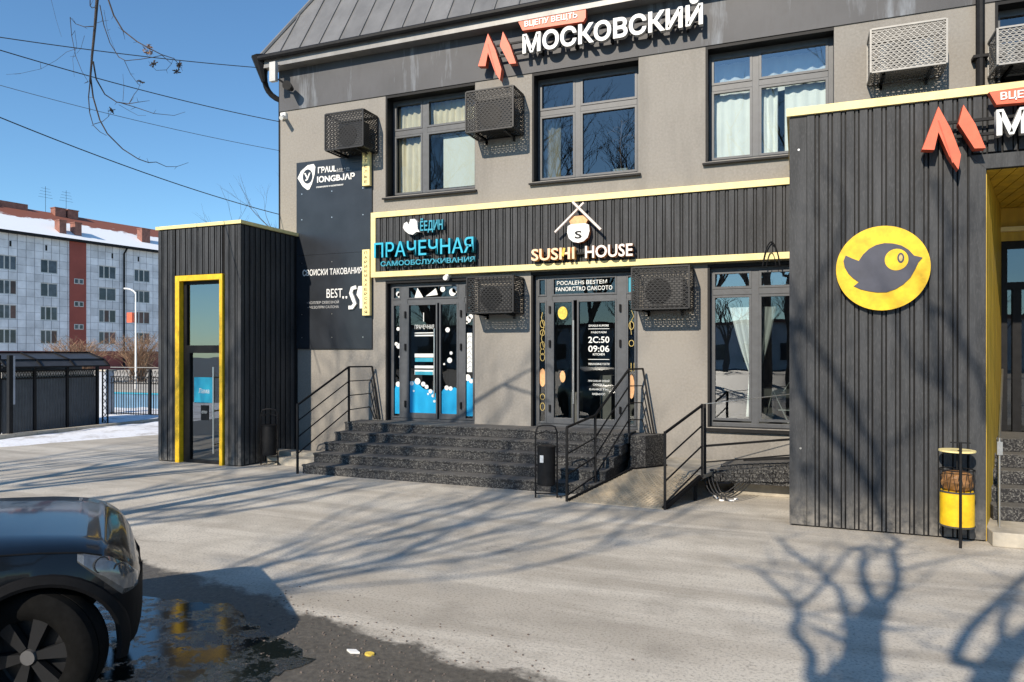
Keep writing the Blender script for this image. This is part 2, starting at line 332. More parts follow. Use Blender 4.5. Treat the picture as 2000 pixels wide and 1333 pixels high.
# ---------------- main building ----------------
W=11.5
holes=[(-7.13,-5.30,4.90,6.78),(-4.23,-2.40,4.92,6.78),(-1.35,.48,4.98,6.78),(2.48,4.3,4.98,6.78),
       (-7.13,-5.31,.75,3.34),(-4.25,-2.41,.75,3.38),(-1.32,.62,.85,3.38),(1.0,3.9,0.0,3.6)]
bld=thing('office_building','two storey taupe plastered office building with dark fascia and grey seamed metal roof','building',(-2,11.5,0))
def wall_holes(x0,x1,z0,z1,y,holes,depth):
    b=MB(); xs=sorted({x0,x1,*[h[0] for h in holes],*[h[1] for h in holes]}); zs=sorted({z0,z1,*[h[2] for h in holes],*[h[3] for h in holes]})
    for i in range(len(xs)-1):
        for j in range(len(zs)-1):
            cx=(xs[i]+xs[i+1])/2; cz=(zs[j]+zs[j+1])/2
            if any(h[0]<cx<h[1] and h[2]<cz<h[3] for h in holes): continue
            b.add([(xs[i],y,zs[j]),(xs[i+1],y,zs[j]),(xs[i+1],y,zs[j+1]),(xs[i],y,zs[j+1])],[(0,1,2,3)])
    return b
b=wall_holes(-9.55,9,-.1,7.6,W,holes,.2)
b.add([(-9.55,W,-.1),(-9.55,24,-.1),(-9.55,24,7.7),(-9.55,W,7.7)],[(0,1,2,3)])
b.add([(9,W,-.1),(9,24,-.1),(9,24,7.7),(9,W,7.7)],[(0,1,2,3)])
b.add([(-9.55,24,-.1),(9,24,-.1),(9,24,7.7),(-9.55,24,7.7)],[(0,1,2,3)])
b.build('wall','plaster',bld)
for i,h in enumerate(holes):   # reveals
    d=.24 if i<4 else .13; r=MB(); x0,x1,z0,z1=h; e=.0
    r.add([(x0,W,z0),(x0,W+d+.06,z0),(x0,W+d+.06,z1),(x0,W,z1)],[(0,1,2,3)]); r.add([(x1,W,z0),(x1,W+d+.06,z0),(x1,W+d+.06,z1),(x1,W,z1)],[(0,1,2,3)])
    r.add([(x0,W,z0),(x1,W,z0),(x1,W+d+.06,z0),(x0,W+d+.06,z0)],[(0,1,2,3)]); r.add([(x0,W,z1),(x1,W,z1),(x1,W+d+.06,z1),(x0,W+d+.06,z1)],[(0,1,2,3)])
    r.build('reveal','frame',bld)
    # thin dark casing round the opening, 3 mm proud
    q=MB(); q.box(x0-.0,x0+.035,W-.004,W+d,z0,z1); q.box(x0+.035,x1,W-.004,W+d,z1-.05,z1); q.build('casing','black',bld)
    q=MB(); a,c=x0-.3,x1+.3; y0,y1=W+d+.14,W+3.2; za,zb=z0-.05,z1+.1
    q.add([(a,y0,za),(c,y0,za),(c,y1,za),(a,y1,za),(a,y0,zb),(c,y0,zb),(c,y1,zb),(a,y1,zb)],[(0,1,2,3),(4,5,6,7),(1,2,6,5),(2,3,7,6),(3,0,4,7)])
    q.build('room','room',bld)
fb=MB().box(-9.56,9,W-.02,W,6.782,7.6); fb.add([(-9.57,W-.02,6.782),(-9.57,24,6.782),(-9.57,24,7.6),(-9.57,W-.02,7.6)],[(0,1,2,3)]); fb.build('fascia','band',bld)
MB().box(-9.75,9,W-.26,W+.02,7.585,7.745).build('eave_board','roof',bld)
gt=MB().tube([(-9.8,W-.33,7.76),(9,W-.33,7.80)],.055,8); gt.build('gutter','black',bld)
MB().tube(qbez((-9.72,W-.2,7.72),(-10.0,W-.1,7.2),(-9.62,W+.1,7.05),8),.055,8).tube([(-9.62,W+.1,7.05),(-9.62,W+.12,0)],.05,8).tube([(-9.86,W-.26,7.84),(-9.8,W-.18,7.35)],[.15,.05],8).build('downpipe','black',bld,label='black downpipe with a funnel at the left corner of the roof')
# roof: seamed panels clipped by a hip on the left
tb=math.tan(R_(58.5)); hipk=.42; E0=(W-.3,7.79); HH=4.6
px=-9.78; pw=.45; x=px; i=0
def hipx(dz): return px+hipk*dz
while x<6:
    xa,xb=x,x+pw-.012; zl=[]
    # polygon in (x,dz): clip left of the hip
    dz_a=(xa-px)/hipk; dz_b=(xb-px)/hipk
    poly=[(xa,0),(xb,0)]
    if dz_b<HH: poly.append((xb,dz_b))
    else: poly.append((xb,HH))
    if dz_b>HH and dz_a<HH: poly.append((hipx(HH),HH))
    if dz_a<HH: 
        if dz_a>0: poly.append((xa,dz_a))
    else: poly.append((xa,HH))
    r=MB(); P=lambda q,o=0:(q[0],E0[0]+q[1]/tb-o*.8,E0[1]+q[1]+o*.5)
    n=len(poly); r.add([P(q) for q in poly]+[P(q,-.01) for q in poly],[tuple(range(n)),tuple(range(2*n-1,n-1,-1))]+[(k,(k+1)%n,n+(k+1)%n,n+k) for k in range(n)])
    if dz_a>.05:
        top=min(dz_a,HH); r.tube([P((xa,0),.012),P((xa,top),.012)],.016,4)
    r.build('roof_panel','roof',bld); x+=pw; i+=1
r=MB(); hx=hipx(HH); yr=E0[0]+HH/tb; r.add([(px,E0[0],E0[1]),(px,24,E0[1]),(hx,24-(yr-E0[0]),E0[1]+HH),(hx,yr,E0[1]+HH)],[(0,1,2,3)])
r.add([(hx,yr,E0[1]+HH),(hx,24-(yr-E0[0]),E0[1]+HH),(9,24-(yr-E0[0]),E0[1]+HH),(9,yr,E0[1]+HH)],[(0,1,2,3)])
r.add([(px,24,E0[1]),(9,24,E0[1]),(9,24,7.5),(px,24,7.5)],[(0,1,2,3)]); r.build('roof','roof',bld)
MB().tube([(px,E0[0]-.01,E0[1]+.02),(hx,yr-.01,E0[1]+HH+.02)],.035,6).build('ridge_cap','roof',bld)
MB().tube([(2.29,W-.1,8),(2.29,W-.1,2)],.055,10).box(2.2,2.38,W-.16,W,6.0,6.04).box(2.2,2.38,W-.16,W,5.0,5.04).build('downpipe','black',bld)

def window(x0,x1,z0,z1,yf,vx,hz,panes,sill=True,fw=.07,parent=bld,thick=.06):
    """vx: list of vertical bars (x,half width,z0,z1); hz: list of (z,x0,x1); panes: list (x0,x1,z0,z1,mat)"""
    f=MB(); y0,y1=yf,yf+thick
    f.box(x0,x0+fw,y0,y1,z0,z1); f.box(x1-fw,x1,y0,y1,z0,z1); f.box(x0+fw,x1-fw,y0,y1,z0,z0+fw); f.box(x0+fw,x1-fw,y0,y1,z1-fw,z1)
    for (x,hw,a,c) in vx: f.box(x-hw,x+hw,y0-.006,y1+.006,a,c)
    for (z,a,c) in hz: f.box(a,c,y0-.003,y1+.003,z-.045,z+.045)
    wo=f.build('window','frame',parent,bev=.004)
    for (a,c,p,q,m) in panes:
        t=.0
        g=MB(); s=.035
        g.box(a,a+s,y0-.012,y1-.02,p,q); g.box(c-s,c,y0-.012,y1-.02,p,q); g.box(a+s,c-s,y0-.012,y1-.02,p,p+s); g.box(a+s,c-s,y0-.012,y1-.02,q-s,q)
        g.build('sash','frame',wo)
        G=MB(); G.add([(a+.02,yf+.03,p+.02),(c-.02,yf+.03,p+.02),(c-.02,yf+.03,q-.02),(a+.02,yf+.03,q-.02)],[(0,1,2,3)]); G.build('pane',m,wo)
    if sill:
        s=MB(); s.add([(x0-.04,W-.07,z0-.03),(x1+.04,W-.07,z0-.03),(x1+.04,yf,z0+.01),(x0-.04,yf,z0+.01),(x0-.04,W-.07,z0-.06),(x1+.04,W-.07,z0-.06),(x1+.04,yf,z0-.02),(x0-.04,yf,z0-.02)],[(0,1,2,3),(4,5,6,7),(0,1,5,4),(1,2,6,5),(3,0,4,7)])
        s.build('sill','black',wo)
    return wo
def curtain(wo,x0,x1,z0,z1,y,mat,waves=10,amp=.03,tie=None,seed=1):
    r=random.Random(seed); n=waves*6; rows=10; b=MB(); vs=[];fs=[]; ph=[r.uniform(-.6,.6) for _ in range(waves+1)]
    for j in range(rows+1):
        v=j/rows
        for i in range(n+1):
            u=i/n; x=x0+(x1-x0)*u; yy=y+amp*math.sin(u*waves*2*math.pi+ph[int(u*waves)]*.6)+.01*math.sin(7*v+u*9)
            if tie: x=tie(u,v)
            vs.append((x,yy,z0+(z1-z0)*v))
    for j in range(rows):
        for i in range(n):
            a=j*(n+1)+i; fs.append((a,a+1,a+n+2,a+n+1))
    b.add(vs,fs); b.build('curtain',mat,wo,smooth=True)
YU=W+.22; YL=W+.11
# W1 upper left
w1=window(-7.13,-5.30,4.90,6.74,YU,[(-6.42,.05,4.97,6.67)],[(6.12,-7.06,-5.37)],[(-7.06,-6.47,6.17,6.67,'glass'),(-6.37,-5.37,6.17,6.67,'glass'),(-7.06,-6.47,4.97,6.07,'glass'),(-6.37,-5.37,4.97,6.07,'glass')])
curtain(w1,-7.05,-6.42,4.95,6.65,YU+.14,'curt',5,.02); curtain(w1,-6.38,-5.3,6.14,6.66,YU+.14,'curt',9,.018,seed=3)
MB().box(-6.1,-5.28,YU+.12,YU+.135,5.05,6.0).build('blind','blind',w1); curtain(w1,-6.4,-5.3,6.02,6.16,YU+.16,'blind',9,.01)
# W2 dark, ajar left casement
w2=window(-4.23,-2.40,4.92,6.74,YU,[(-3.48,.05,4.99,6.67)],[(6.14,-4.16,-2.47)],[(-4.16,-3.53,6.19,6.67,'glassd'),(-3.43,-2.47,6.19,6.67,'glassd'),(-4.16,-3.53,4.99,6.09,'glassd'),(-3.43,-2.47,4.99,6.09,'glassd')])
curtain(w2,-4.2,-3.85,4.95,6.1,YU+.2,'curt',3,.02)
pl=thing('potted_plant','thin leggy houseplant in a white pot on the sill of the dark upper window','plant',(-2.78,YU+.22,4.99))
MB().box(-2.9,-2.66,YU+.13,YU+.3,4.99,5.1).build('pot','white',pl)
m=MB().tube([(-2.78,YU+.2,5.08),(-2.8,YU+.2,5.5),(-2.76,YU+.2,6.0)],.008,5)
for k in range(9):
    a=rnd.uniform(0,6.3); z=5.35+k*.08; m.tube(qbez((-2.78,YU+.2,z),(-2.78+.1*math.cos(a),YU+.2+.05*math.sin(a),z+.15),(-2.78+.25*math.cos(a),YU+.2+.1*math.sin(a),z+.05),4),.005,4)
m.build('stem','dry',pl)
# W3 bright with white curtains
w3=window(-1.35,.48,4.98,6.74,YU,[(-.62,.05,5.05,6.67)],[(6.18,-1.28,.41)],[(-1.28,-.67,6.23,6.67,'glassb'),(-.57,.41,6.23,6.67,'glassb'),(-1.28,-.67,5.05,6.13,'glass'),(-.57,.41,5.05,6.13,'glass')])
curtain(w3,-1.27,-.66,5.02,6.1,YU+.13,'curtw',4,.012); curtain(w3,-.55,-.3,5.02,6.12,YU+.15,'curtw',3,.02,seed=2); curtain(w3,-.2,.45,5.02,6.12,YU+.13,'curtw',4,.015,seed=5); curtain(w3,-1.27,.42,6.12,6.66,YU+.3,'curtw',9,.02,seed=8)
w4=window(2.48,4.3,4.98,6.74,YU,[(3.2,.05,5.05,6.67)],[(6.18,2.55,4.23)],[(2.55,3.15,6.23,6.67,'glassd'),(3.25,4.23,6.23,6.67,'glassd'),(2.55,3.15,5.05,6.13,'glassd'),(3.25,4.23,5.05,6.13,'glassd')])
# W5 lower right
w5=window(-1.32,.62,.85,3.34,YL,[(-.62,.055,.92,3.27)],[(2.95,-1.25,.55)],[(-1.25,-.675,3.0,3.27,'glassb'),(-.565,.55,3.0,3.27,'glassb'),(-1.25,-.675,.95,2.9,'glassb'),(-.565,.55,.95,2.9,'glassd')])
def tieL(u,v): # gathered curtain: wide top, narrow waist, small flare
    c=-.66; ww=.09+.30*max(0,(v-.42)/.58)**.8 if v>.42 else .09+.12*(.42-v)
    return c+.03-ww+u*2*ww*.9
curtain(w5,0,1,1.0,2.72,YL+.2,'curtw',6,.02,tie=tieL)
rk=thing('easel_rack','white folding rack with crossed legs standing behind the lower right window','rack',(-.25,YL+.5,.85))
MB().tube([(-.5,YL+.45,.9),(-.38,YL+.45,1.42),(-.15,YL+.45,.9)],.012,5).tube([(-.3,YL+.45,1.1),(-.05,YL+.45,1.1)],.01,5).tube([(-.12,YL+.45,.9),(-.1,YL+.45,1.6),(-.22,YL+.45,1.4)],.01,5).build('frame','white',rk)

# ---------------- doors ----------------
def door_unit(name,label,x0,x1,z0,z1,yf,posts,transom,lights,gm):
    d=thing(name,label,'door',((x0+x1)/2,yf,z0))
    f=MB(); f.box(x0+.035,x0+.085,yf,yf+.07,z0,z1-.05); f.box(x1-.05,x1,yf,yf+.07,z0,z1-.05); f.box(x0+.085,x1-.05,yf,yf+.07,z1-.1,z1-.05); f.box(x0+.085,x1-.05,yf,yf+.07,z0,z0+.05)
    for a,c in posts: f.box(a,c,yf-.015,yf+.075,z0+.05,z1-.1)
    f.box(x0+.085,x1-.05,yf-.006,yf+.08,transom-.04,transom+.04)
    f.build('frame','frame',d,bev=.004)
    for a,c,p,q in lights:
        leaf='door_leaf' if (c-a)>.2 and q<transom+.01 and p<z0+.2 else 'sidelight'
        s=.03; L=MB(); L.box(a,a+s,yf-.02,yf+.05,p,q); L.box(c-s,c,yf-.02,yf+.05,p,q); L.box(a+s,c-s,yf-.02,yf+.05,p,p+(.1 if leaf=='door_leaf' else s)); L.box(a+s,c-s,yf-.02,yf+.05,q-s,q)
        lo=L.build(leaf,'frame',d,bev=.004)
        G=MB(); G.add([(a+.02,yf+.02,p+.02),(c-.02,yf+.02,p+.02),(c-.02,yf+.02,q-.02),(a+.02,yf+.02,q-.02)],[(0,1,2,3)]); G.build('pane',gm,lo)
    return d
YD=W+.11
d1=door_unit('laundry_entrance','grey glazed double door with cyan wave film and white bubbles left of the steps',-7.13,-5.31,.75,3.34,YD,[(-6.86,-6.72),(-5.68,-5.56)],2.95,
  [(-7.04,-6.86,.8,2.91),(-6.72,-6.1,.8,2.91),(-6.06,-5.68,.8,2.91),(-5.56,-5.36,.8,2.91),(-7.04,-6.86,2.99,3.24),(-6.72,-5.68,2.99,3.24),(-5.56,-5.36,2.99,3.24)],'glass')
MB().tube([(-6.14,YD-.06,1.2),(-6.14,YD-.06,2.45)],.014,8).box(-6.15,-6.13,YD-.06,YD,1.3,1.33).box(-6.15,-6.13,YD-.06,YD,2.3,2.33).build('handle','steel',d1)
for hx_ in (-6.76,-5.62):
    for hz_ in (1.0,2.05,2.65): MB().cyl(hx_,YD-.035,hz_,hz_+.12,.018,n=8).build('hinge','black',d1)
yf=YD+.008
def disc(b,x,z,r,y,n=14,rz=None,mi=0):
    rz=rz or r; b.prism([(x+r*math.cos(2*math.pi*k/n),z+rz*math.sin(2*math.pi*k/n)) for k in range(n)],y-.002,y,mi)
def wave(a,c,h0,h1,dip=.0):
    n=8; pts=[(a,.87)]+[(c,.87)]+[(c+(a-c)*k/n, h1+(h0-h1)*k/n+.03*math.sin(k*1.3)) for k in range(n+1)]
    return pts
fm=MB()
fm.prism(wave(-7.0,-6.9,1.36,1.42),yf-.003,yf); fm.prism(wave(-6.68,-6.14,1.5,1.26),yf-.003,yf); fm.prism(wave(-6.02,-5.72,1.33,1.36),yf-.003,yf); fm.prism(wave(-5.52,-5.40,1.5,1.53),yf-.003,yf)
fm.each('wave_film','film',d1)
bb=MB()
for (x,z,r) in [(-6.93,1.42,.05),(-6.64,1.44,.04),(-6.52,1.48,.06),(-6.4,1.43,.045),(-6.33,1.38,.04),(-6.25,1.3,.04),(-6.2,1.22,.03),(-6.17,1.12,.025),(-5.92,1.37,.045),(-5.84,1.36,.04),(-5.5,1.56,.06),(-5.43,1.5,.04),
   (-6.92,2.13,.05),(-6.97,2.17,.035),(-6.93,2.45,.035),(-6.9,1.93,.02),(-5.9,2.42,.045),(-5.86,1.87,.05),(-5.83,2.0,.03),(-5.97,1.8,.02),(-5.49,2.6,.06),(-5.44,2.65,.045),(-5.52,2.55,.03),(-6.6,1.3,.02),(-6.3,1.25,.02),(-6.93,3.1,.045),(-6.9,3.08,.05),(-6.0,3.16,.05),(-5.8,3.1,.07),(-5.75,3.14,.06)]:
    disc(bb,x,z,r,yf-.004)
bb.prism([(-6.58,3.02),(-6.4,3.02),(-6.45,3.1),(-6.52,3.2)],yf-.006,yf-.004); bb.prism([(-6.35,3.04),(-6.1,3.06),(-6.14,3.18)],yf-.006,yf-.004)
bb.each('bubble','white',d1)
po=MB().box(-5.51,-5.41,yf-.006,yf-.004,1.66,2.36); po.build('poster','paper',d1,label='narrow white poster with a dark line drawing')
pk=MB(); 
for k in range(7): 
    z=1.72+k*.09; pk.tube([(-5.5,yf-.008,z),(-5.46+.02*math.sin(k*2),yf-.008,z+.05),(-5.42,yf-.008,z+.03*math.cos(k))],.003,4)
pk.each('drawing_line','black',d1)
flat_text('ПРАЧЕЧНАЯ',-6.58,-6.18,2.44,2.52,yf-.004,'paper',d1); 
lb=MB()
for z,h in ((2.36,.018),(2.31,.025),(1.92,.07),(1.72,.05),(1.6,.09)): lb.box(-6.58,-6.19,yf-.006,yf-.004,z,z+h)
lb.box(-6.4,-6.385,yf-.006,yf-.004,2.58,2.74); lb.each('notice','paper',d1)
MB().box(-6.57,-6.2,yf-.008,yf-.0065,1.84,1.91).box(-6.57,-6.2,yf-.008,yf-.0065,1.6,1.66).each('notice_print','teal',d1)

d2=door_unit('restaurant_entrance','grey glazed door with gold ornament strips and white opening hours above the steps',-4.25,-2.41,.75,3.38,YD,[(-4.0,-3.9),(-2.78,-2.62)],2.93,
  [(-4.16,-4.0,.8,2.89),(-3.9,-3.52,.8,2.89),(-3.46,-2.78,.8,2.89),(-2.62,-2.46,.8,2.89),(-4.16,-4.0,2.97,3.28),(-3.9,-2.78,2.97,3.28),(-2.62,-2.46,2.97,3.28)],'glass')
MB().tube([(-3.51,YD-.06,1.15),(-3.51,YD-.06,2.55)],.02,8).box(-3.52,-3.5,YD-.06,YD,1.3,1.33).box(-3.52,-3.5,YD-.06,YD,2.3,2.33).build('handle','steel',d2)
for hx_ in (-3.94,-2.72):
    for hz_ in (1.0,2.1,2.68): MB().cyl(hx_,YD-.035,hz_,hz_+.12,.018,n=8).build('hinge','black',d2)
flat_text('РОСАLЕНS ВЕSТЕМ',-3.82,-2.95,3.155,3.22,yf-.004,'paper',d2,off=.01); flat_text('FANОRСТRО САКСОТО',-3.84,-2.86,3.05,3.12,yf-.004,'paper',d2,off=.01)
sgn=MB(); disc(sgn,-2.55,3.1,.09,yf-.004,16,.14); sgn.build('round_sticker','teal',d2,label='turquoise round sticker')
sgn=MB(); disc(sgn,-3.72,2.68,.085,yf-.004,18,.11); sgn.build('round_sticker','leaf',d2,label='yellow oval sticker')
rows=[('DЖASUS KUMORE',2.44,2.475,.34),('РАВОТАЕМ',2.33,2.36,.26),('2C:50',2.17,2.28,.36),('09:06',2.02,2.13,.36),('KITCHEN',1.96,2.0,.2),('УВАЖАЕМЫЕ ГОСТИ',1.80,1.835,.36),('ПРИ ЗАКАЗЕ СОБОЙ',1.52,1.55,.36),('СКИДКА',1.46,1.49,.2),('БАНКЕТЫ',1.38,1.41,.32),('НАВЫНОС',1.3,1.335,.22)]
for t_,a_,c_,w_ in rows: flat_text(t_,-3.09-w_/2,-3.09+w_/2,a_,c_,yf-.004,'paper',d2,off=.012)
MB().box(-3.27,-2.91,yf-.006,yf-.004,2.40,2.408).box(-3.27,-2.91,yf-.006,yf-.004,1.89,1.898).each('notice_rule','paper',d2)
gd=MB()
def ring(b,x,z,rx,rz,y,r=.006): b.tube([(x+rx*math.cos(2*math.pi*k/14),y,z+rz*math.sin(2*math.pi*k/14)) for k in range(15)],r,4)
for x,zs in ((-4.08,[2.5,2.35,2.13,2.02,1.93,1.25,1.08]),(-2.54,[2.45,2.16])):
    for k,z in enumerate(zs): ring(gd,x,z,.04,.05 if k%2 else .065,yf-.006)
gd.tube([(-4.08,yf-.006,2.7),(-4.1,yf-.006,2.6),(-4.05,yf-.006,2.45),(-4.1,yf-.006,2.25),(-4.06,yf-.006,2.1)],.006,4)
gd.tube([(-2.54,yf-.006,2.7),(-2.5,yf-.006,2.6),(-2.56,yf-.006,2.5),(-2.54,yf-.006,2.3)],.005,4).box(-2.6,-2.59,yf-.008,yf-.004,1.7,1.84).box(-2.55,-2.54,yf-.008,yf-.004,1.7,1.84).box(-2.5,-2.49,yf-.008,yf-.004,1.7,1.84)
gd.each('gold_ornament','gold',d2)
gd=MB(); disc(gd,-4.08,1.58,.06,yf-.005,12,.16); disc(gd,-3.72,1.6,.05,yf-.005,12,.1); disc(gd,-2.54,1.45,.05,yf-.005,12,.2); gd.each('gold_spot','tan',d2)
rs=MB().box(-3.8,-3.62,YD+.6,YD+.9,.75,1.3).box(-2.9,-2.85,YD+.5,YD+.55,.75,1.4).box(-3.3,-3.1,YD+.9,YD+1.2,.75,1.6); rs.each('display_stand','room',bld)

# ---------------- signs on main wall ----------------
def emblem(t,x0,z0,s,yf,dep=.12):
    P=lambda L:[(x0+(u-937)/108*s,z0+(120-v)/116*s+ (u-937)*-.0013*s) for u,v in L]
    MB().prism(P([(957,57),(972,90),(984,128),(981,150),(970,131),(957,95),(952,122),(937,122)]),yf,yf+dep,0,1).build('emblem','red rside'.split(),t)
    MB().prism(P([(987,54),(1001,82),(1013,117),(1000,118),(981,82)]),yf,yf+dep,0,1).build('emblem','red rside'.split(),t)
    g=MB(); g.tube([(P([(957,66)])[0][0],yf-.002,P([(957,78)])[0][1]),(P([(974,110)])[0][0],yf-.002,P([(978,140)])[0][1])],.008*s,4); g.build('emblem_groove','rside',t)
def big_sign(name,label,x0,zb,s,yw,yf):
    t=thing(name,label,'sign',(x0+1.9*s,yf,zb))
    emblem(t,x0,zb-.07*s+.0,s,yf)
    rl=MB().prism([(x0+.74*s,zb+.56*s),(x0+.82*s,zb+.39*s),(x0+1.88*s,zb+.36*s),(x0+1.92*s,zb+.42*s),(x0+1.92*s,zb+.58*s),(x0+1.87*s,zb+.6*s)],yf-.0,yf+.09,0,1); ro=rl.build('label_plate','red rside'.split(),t)
    letters('ВЦЕПУ ВЕЩТЬ',x0+.86*s,x0+1.78*s,zb+.44*s,zb+.535*s,yf-.012,.012,['white'],t,.02,True,'label_lettering')
    letters('МОСКОВСКИЙ',x0+.82*s,x0+3.77*s,zb,zb+.325*s,yf,.09,['white','wside'],t,.03)
    r=MB()
    for z in (zb+.05*s,zb+.24*s): r.box(x0+.3*s,x0+3.75*s,yf+.095,yf+.125,z,z+.03)
    for k in range(6): r.box(x0+(.5+k*.6)*s,x0+(.5+k*.6)*s+.03,yf+.125,yw,zb+.0,zb+.3*s)
    r.build('mounting_rail','black',t); return t
big_sign('letter_sign','white Cyrillic letters with red chevron emblem and red label high on the dark fascia',-5.13,7.03,1.0,W-.02,W-.25)

def cladding(parent,ox,oy,n,z0,z1,rz=0,flat=()):
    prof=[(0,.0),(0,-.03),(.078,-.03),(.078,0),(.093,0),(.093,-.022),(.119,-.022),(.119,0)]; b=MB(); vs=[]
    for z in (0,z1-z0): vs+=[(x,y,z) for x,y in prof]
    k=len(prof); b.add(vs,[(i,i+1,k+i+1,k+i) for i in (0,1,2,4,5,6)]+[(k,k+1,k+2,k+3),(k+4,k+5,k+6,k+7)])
    b.mi=[0,1,0][0:0]+[1,0,1,1,0,1,0,0]; me=b.mesh('slat',['clad','black'])  # slot sides black: shade of the grooves put into the colour
    for i in range(n):
        c,s=math.cos(rz),math.sin(rz); link('slat',me,parent,loc=(ox+c*i*.1365,oy+s*i*.1365,z0),rz=rz)
# band
bd=thing('fascia_board','black ribbed cladding band edged in pale yellow above the shop doors','signboard',(-3.7,W-.1,4.0))
MB().box(-7.36,-.0,W-.07,W,3.43,4.56).build('backing','black',bd)
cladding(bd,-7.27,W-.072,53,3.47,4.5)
MB().box(-7.37,0.0,W-.13,W-.0,4.5,4.60).box(-7.37,0,W-.13,W,3.40,3.50).box(-7.37,-7.27,W-.13,W,3.50,4.5).build('trim','trim',bd,bev=.004)
ls=thing('laundry_sign','cyan raised Cyrillic letters with small white swan shape on the ribbed band','sign',(-6.2,W-.2,3.6))
letters('ПРАЧЕЧНАЯ',-7.21,-5.21,3.74,4.01,W-.27,.12,['cyan','cside'],ls,.008)
letters('САМООБСЛУЖИВАНИЯ',-7.1,-5.21,3.585,3.675,W-.22,.06,['teal','cside'],ls,.02,name='small_letter')
letters('ЁЕДИН',-6.28,-5.83,4.18,4.36,W-.22,.07,['teal','cside'],ls,.02,name='small_letter')
MB().prism([(-6.62,4.26),(-6.58,4.2),(-6.5,4.14),(-6.42,4.12),(-6.34,4.17),(-6.28,4.16),(-6.32,4.22),(-6.33,4.35),(-6.38,4.4),(-6.47,4.4),(-6.5,4.3),(-6.54,4.36),(-6.6,4.33)],W-.24,W-.16,0,1).build('swan_shape',['white','wside'],ls)
MB().box(-7.15,-5.25,W-.16,W-.095,3.82,3.85).box(-7.0,-5.3,W-.155,W-.095,3.62,3.64).box(-6.5,-5.9,W-.15,W-.095,4.25,4.27).build('mounting_rail','black',ls)
ss=thing('restaurant_sign','cream raised letters under crossed chopsticks and a white bowl on the ribbed band','sign',(-3.3,W-.2,3.5))
letters('SUSHI',-4.15,-3.40,3.54,3.745,W-.26,.11,['peach','orange'],ss,.02); letters('HOUSE',-3.22,-2.44,3.54,3.75,W-.26,.11,['sush','ssush'],ss,.02)
MB().tube([(-3.73,W-.26,3.99),(-3.24,W-.26,4.44)],.022,6).build('chopstick','sush',ss); MB().tube([(-2.95,W-.29,3.98),(-3.42,W-.29,4.46)],.022,6).build('chopstick','sush',ss)
pts=[(-3.52,4.08),(-3.53,3.98),(-3.5,3.88),(-3.43,3.82),(-3.34,3.80),(-3.25,3.82),(-3.18,3.88),(-3.15,3.98),(-3.16,4.08),(-3.22,4.11),(-3.46,4.11)]
MB().prism(pts,W-.24,W-.13,0,1).build('bowl',['white','ssush'],ss); MB().prism([(-3.47,4.11),(-3.21,4.11),(-3.18,4.17),(-3.24,4.24),(-3.44,4.24),(-3.5,4.17)],W-.235,W-.13,0,1).build('sushi_roll',['tan','ssush'],ss)
letters('S',-3.40,-3.28,3.87,4.0,W-.246,.006,['black'],ss,.02,name='small_letter'); MB().box(-4.1,-2.5,W-.17,W-.095,3.62,3.65).build('mounting_rail','black',ss)
MB().prism([(-3.62,3.60),(-3.58,3.58),(-3.55,3.72),(-3.59,3.73)],W-.27,W-.265).build('leaf_mark','leaf',ss)

pn=thing('advertising_panel','tall navy black signboard with white logos left of the entrance','signboard',(-8.27,W,2.08))
MB().box(-9.13,-7.41,W-.035,W,2.08,3.9).build('board','panel',pn); MB().box(-9.13,-7.41,W-.035,W,3.905,5.72).build('board','panel',pn)
yp=W-.037
MB().prism([(-9.1,5.42),(-9.02,5.55),(-8.86,5.65),(-8.72,5.66),(-8.68,5.6),(-8.7,5.45),(-8.76,5.28),(-8.82,5.18),(-8.87,5.17),(-8.98,5.25)],yp-.004,yp).build('logo','white',pn)
q=MB(); disc(q,-8.86,5.43,.115,yp-.004,20,.14); q.build('logo_center','panel',pn); flat_text('У',-8.94,-8.79,5.35,5.5,yp-.008,'white',pn,off=.02)
flat_text('ГРАUL',-8.62,-8.2,5.47,5.59,yp-.001,'white',pn,off=.03); flat_text('ине',-8.18,-7.9,5.47,5.54,yp-.001,'wside',pn)
flat_text('ЮNGBЈАР',-8.64,-7.78,5.29,5.41,yp-.001,'white',pn,off=.03); flat_text('стоматология и косметология',-8.66,-8.04,5.19,5.225,yp-.001,'white',pn,off=.02)
MB().box(-8.2,-7.85,yp-.002,yp,5.455,5.462).build('logo_rule','wside',pn)
flat_text('СВОИСКИ ТАКОВАНИЯ',-8.98,-7.62,3.5,3.62,yp-.001,'white',pn,off=.01)
flat_text('BEST',-8.42,-8.06,3.06,3.24,yp-.001,'white',pn); flat_text('• КОЛЛЕР СКВОЗНОЙ',-8.88,-8.14,2.95,3.0,yp-.001,'wside',pn); flat_text('• ЧЕЗОЛЯМ САЛОНА',-8.86,-8.14,2.86,2.91,yp-.001,'wside',pn)
flat_text('"',-8.06,-7.95,2.95,3.08,yp-.001,'white',pn)
MB().tube([(x,yp-.001,z) for x,z in [(-7.73,3.24),(-7.82,3.22),(-7.85,3.13),(-7.8,3.02),(-7.76,2.93),(-7.82,2.86),(-7.9,2.86)]],.05,4).build('logo','white',pn)
MB().prism([(-7.7,3.26),(-7.6,3.26),(-7.6,2.84),(-7.67,2.84),(-7.67,3.0),(-7.74,3.1)],yp-.004,yp).build('logo','white',pn)
sc_=MB()
for x in (-9.0,-8.3,-7.6):
    for z in (5.1,4.6,3.75,2.75,2.3): disc(sc_,x,z,.012,yp-.001,8)
sc_.each('screw','steel',pn)
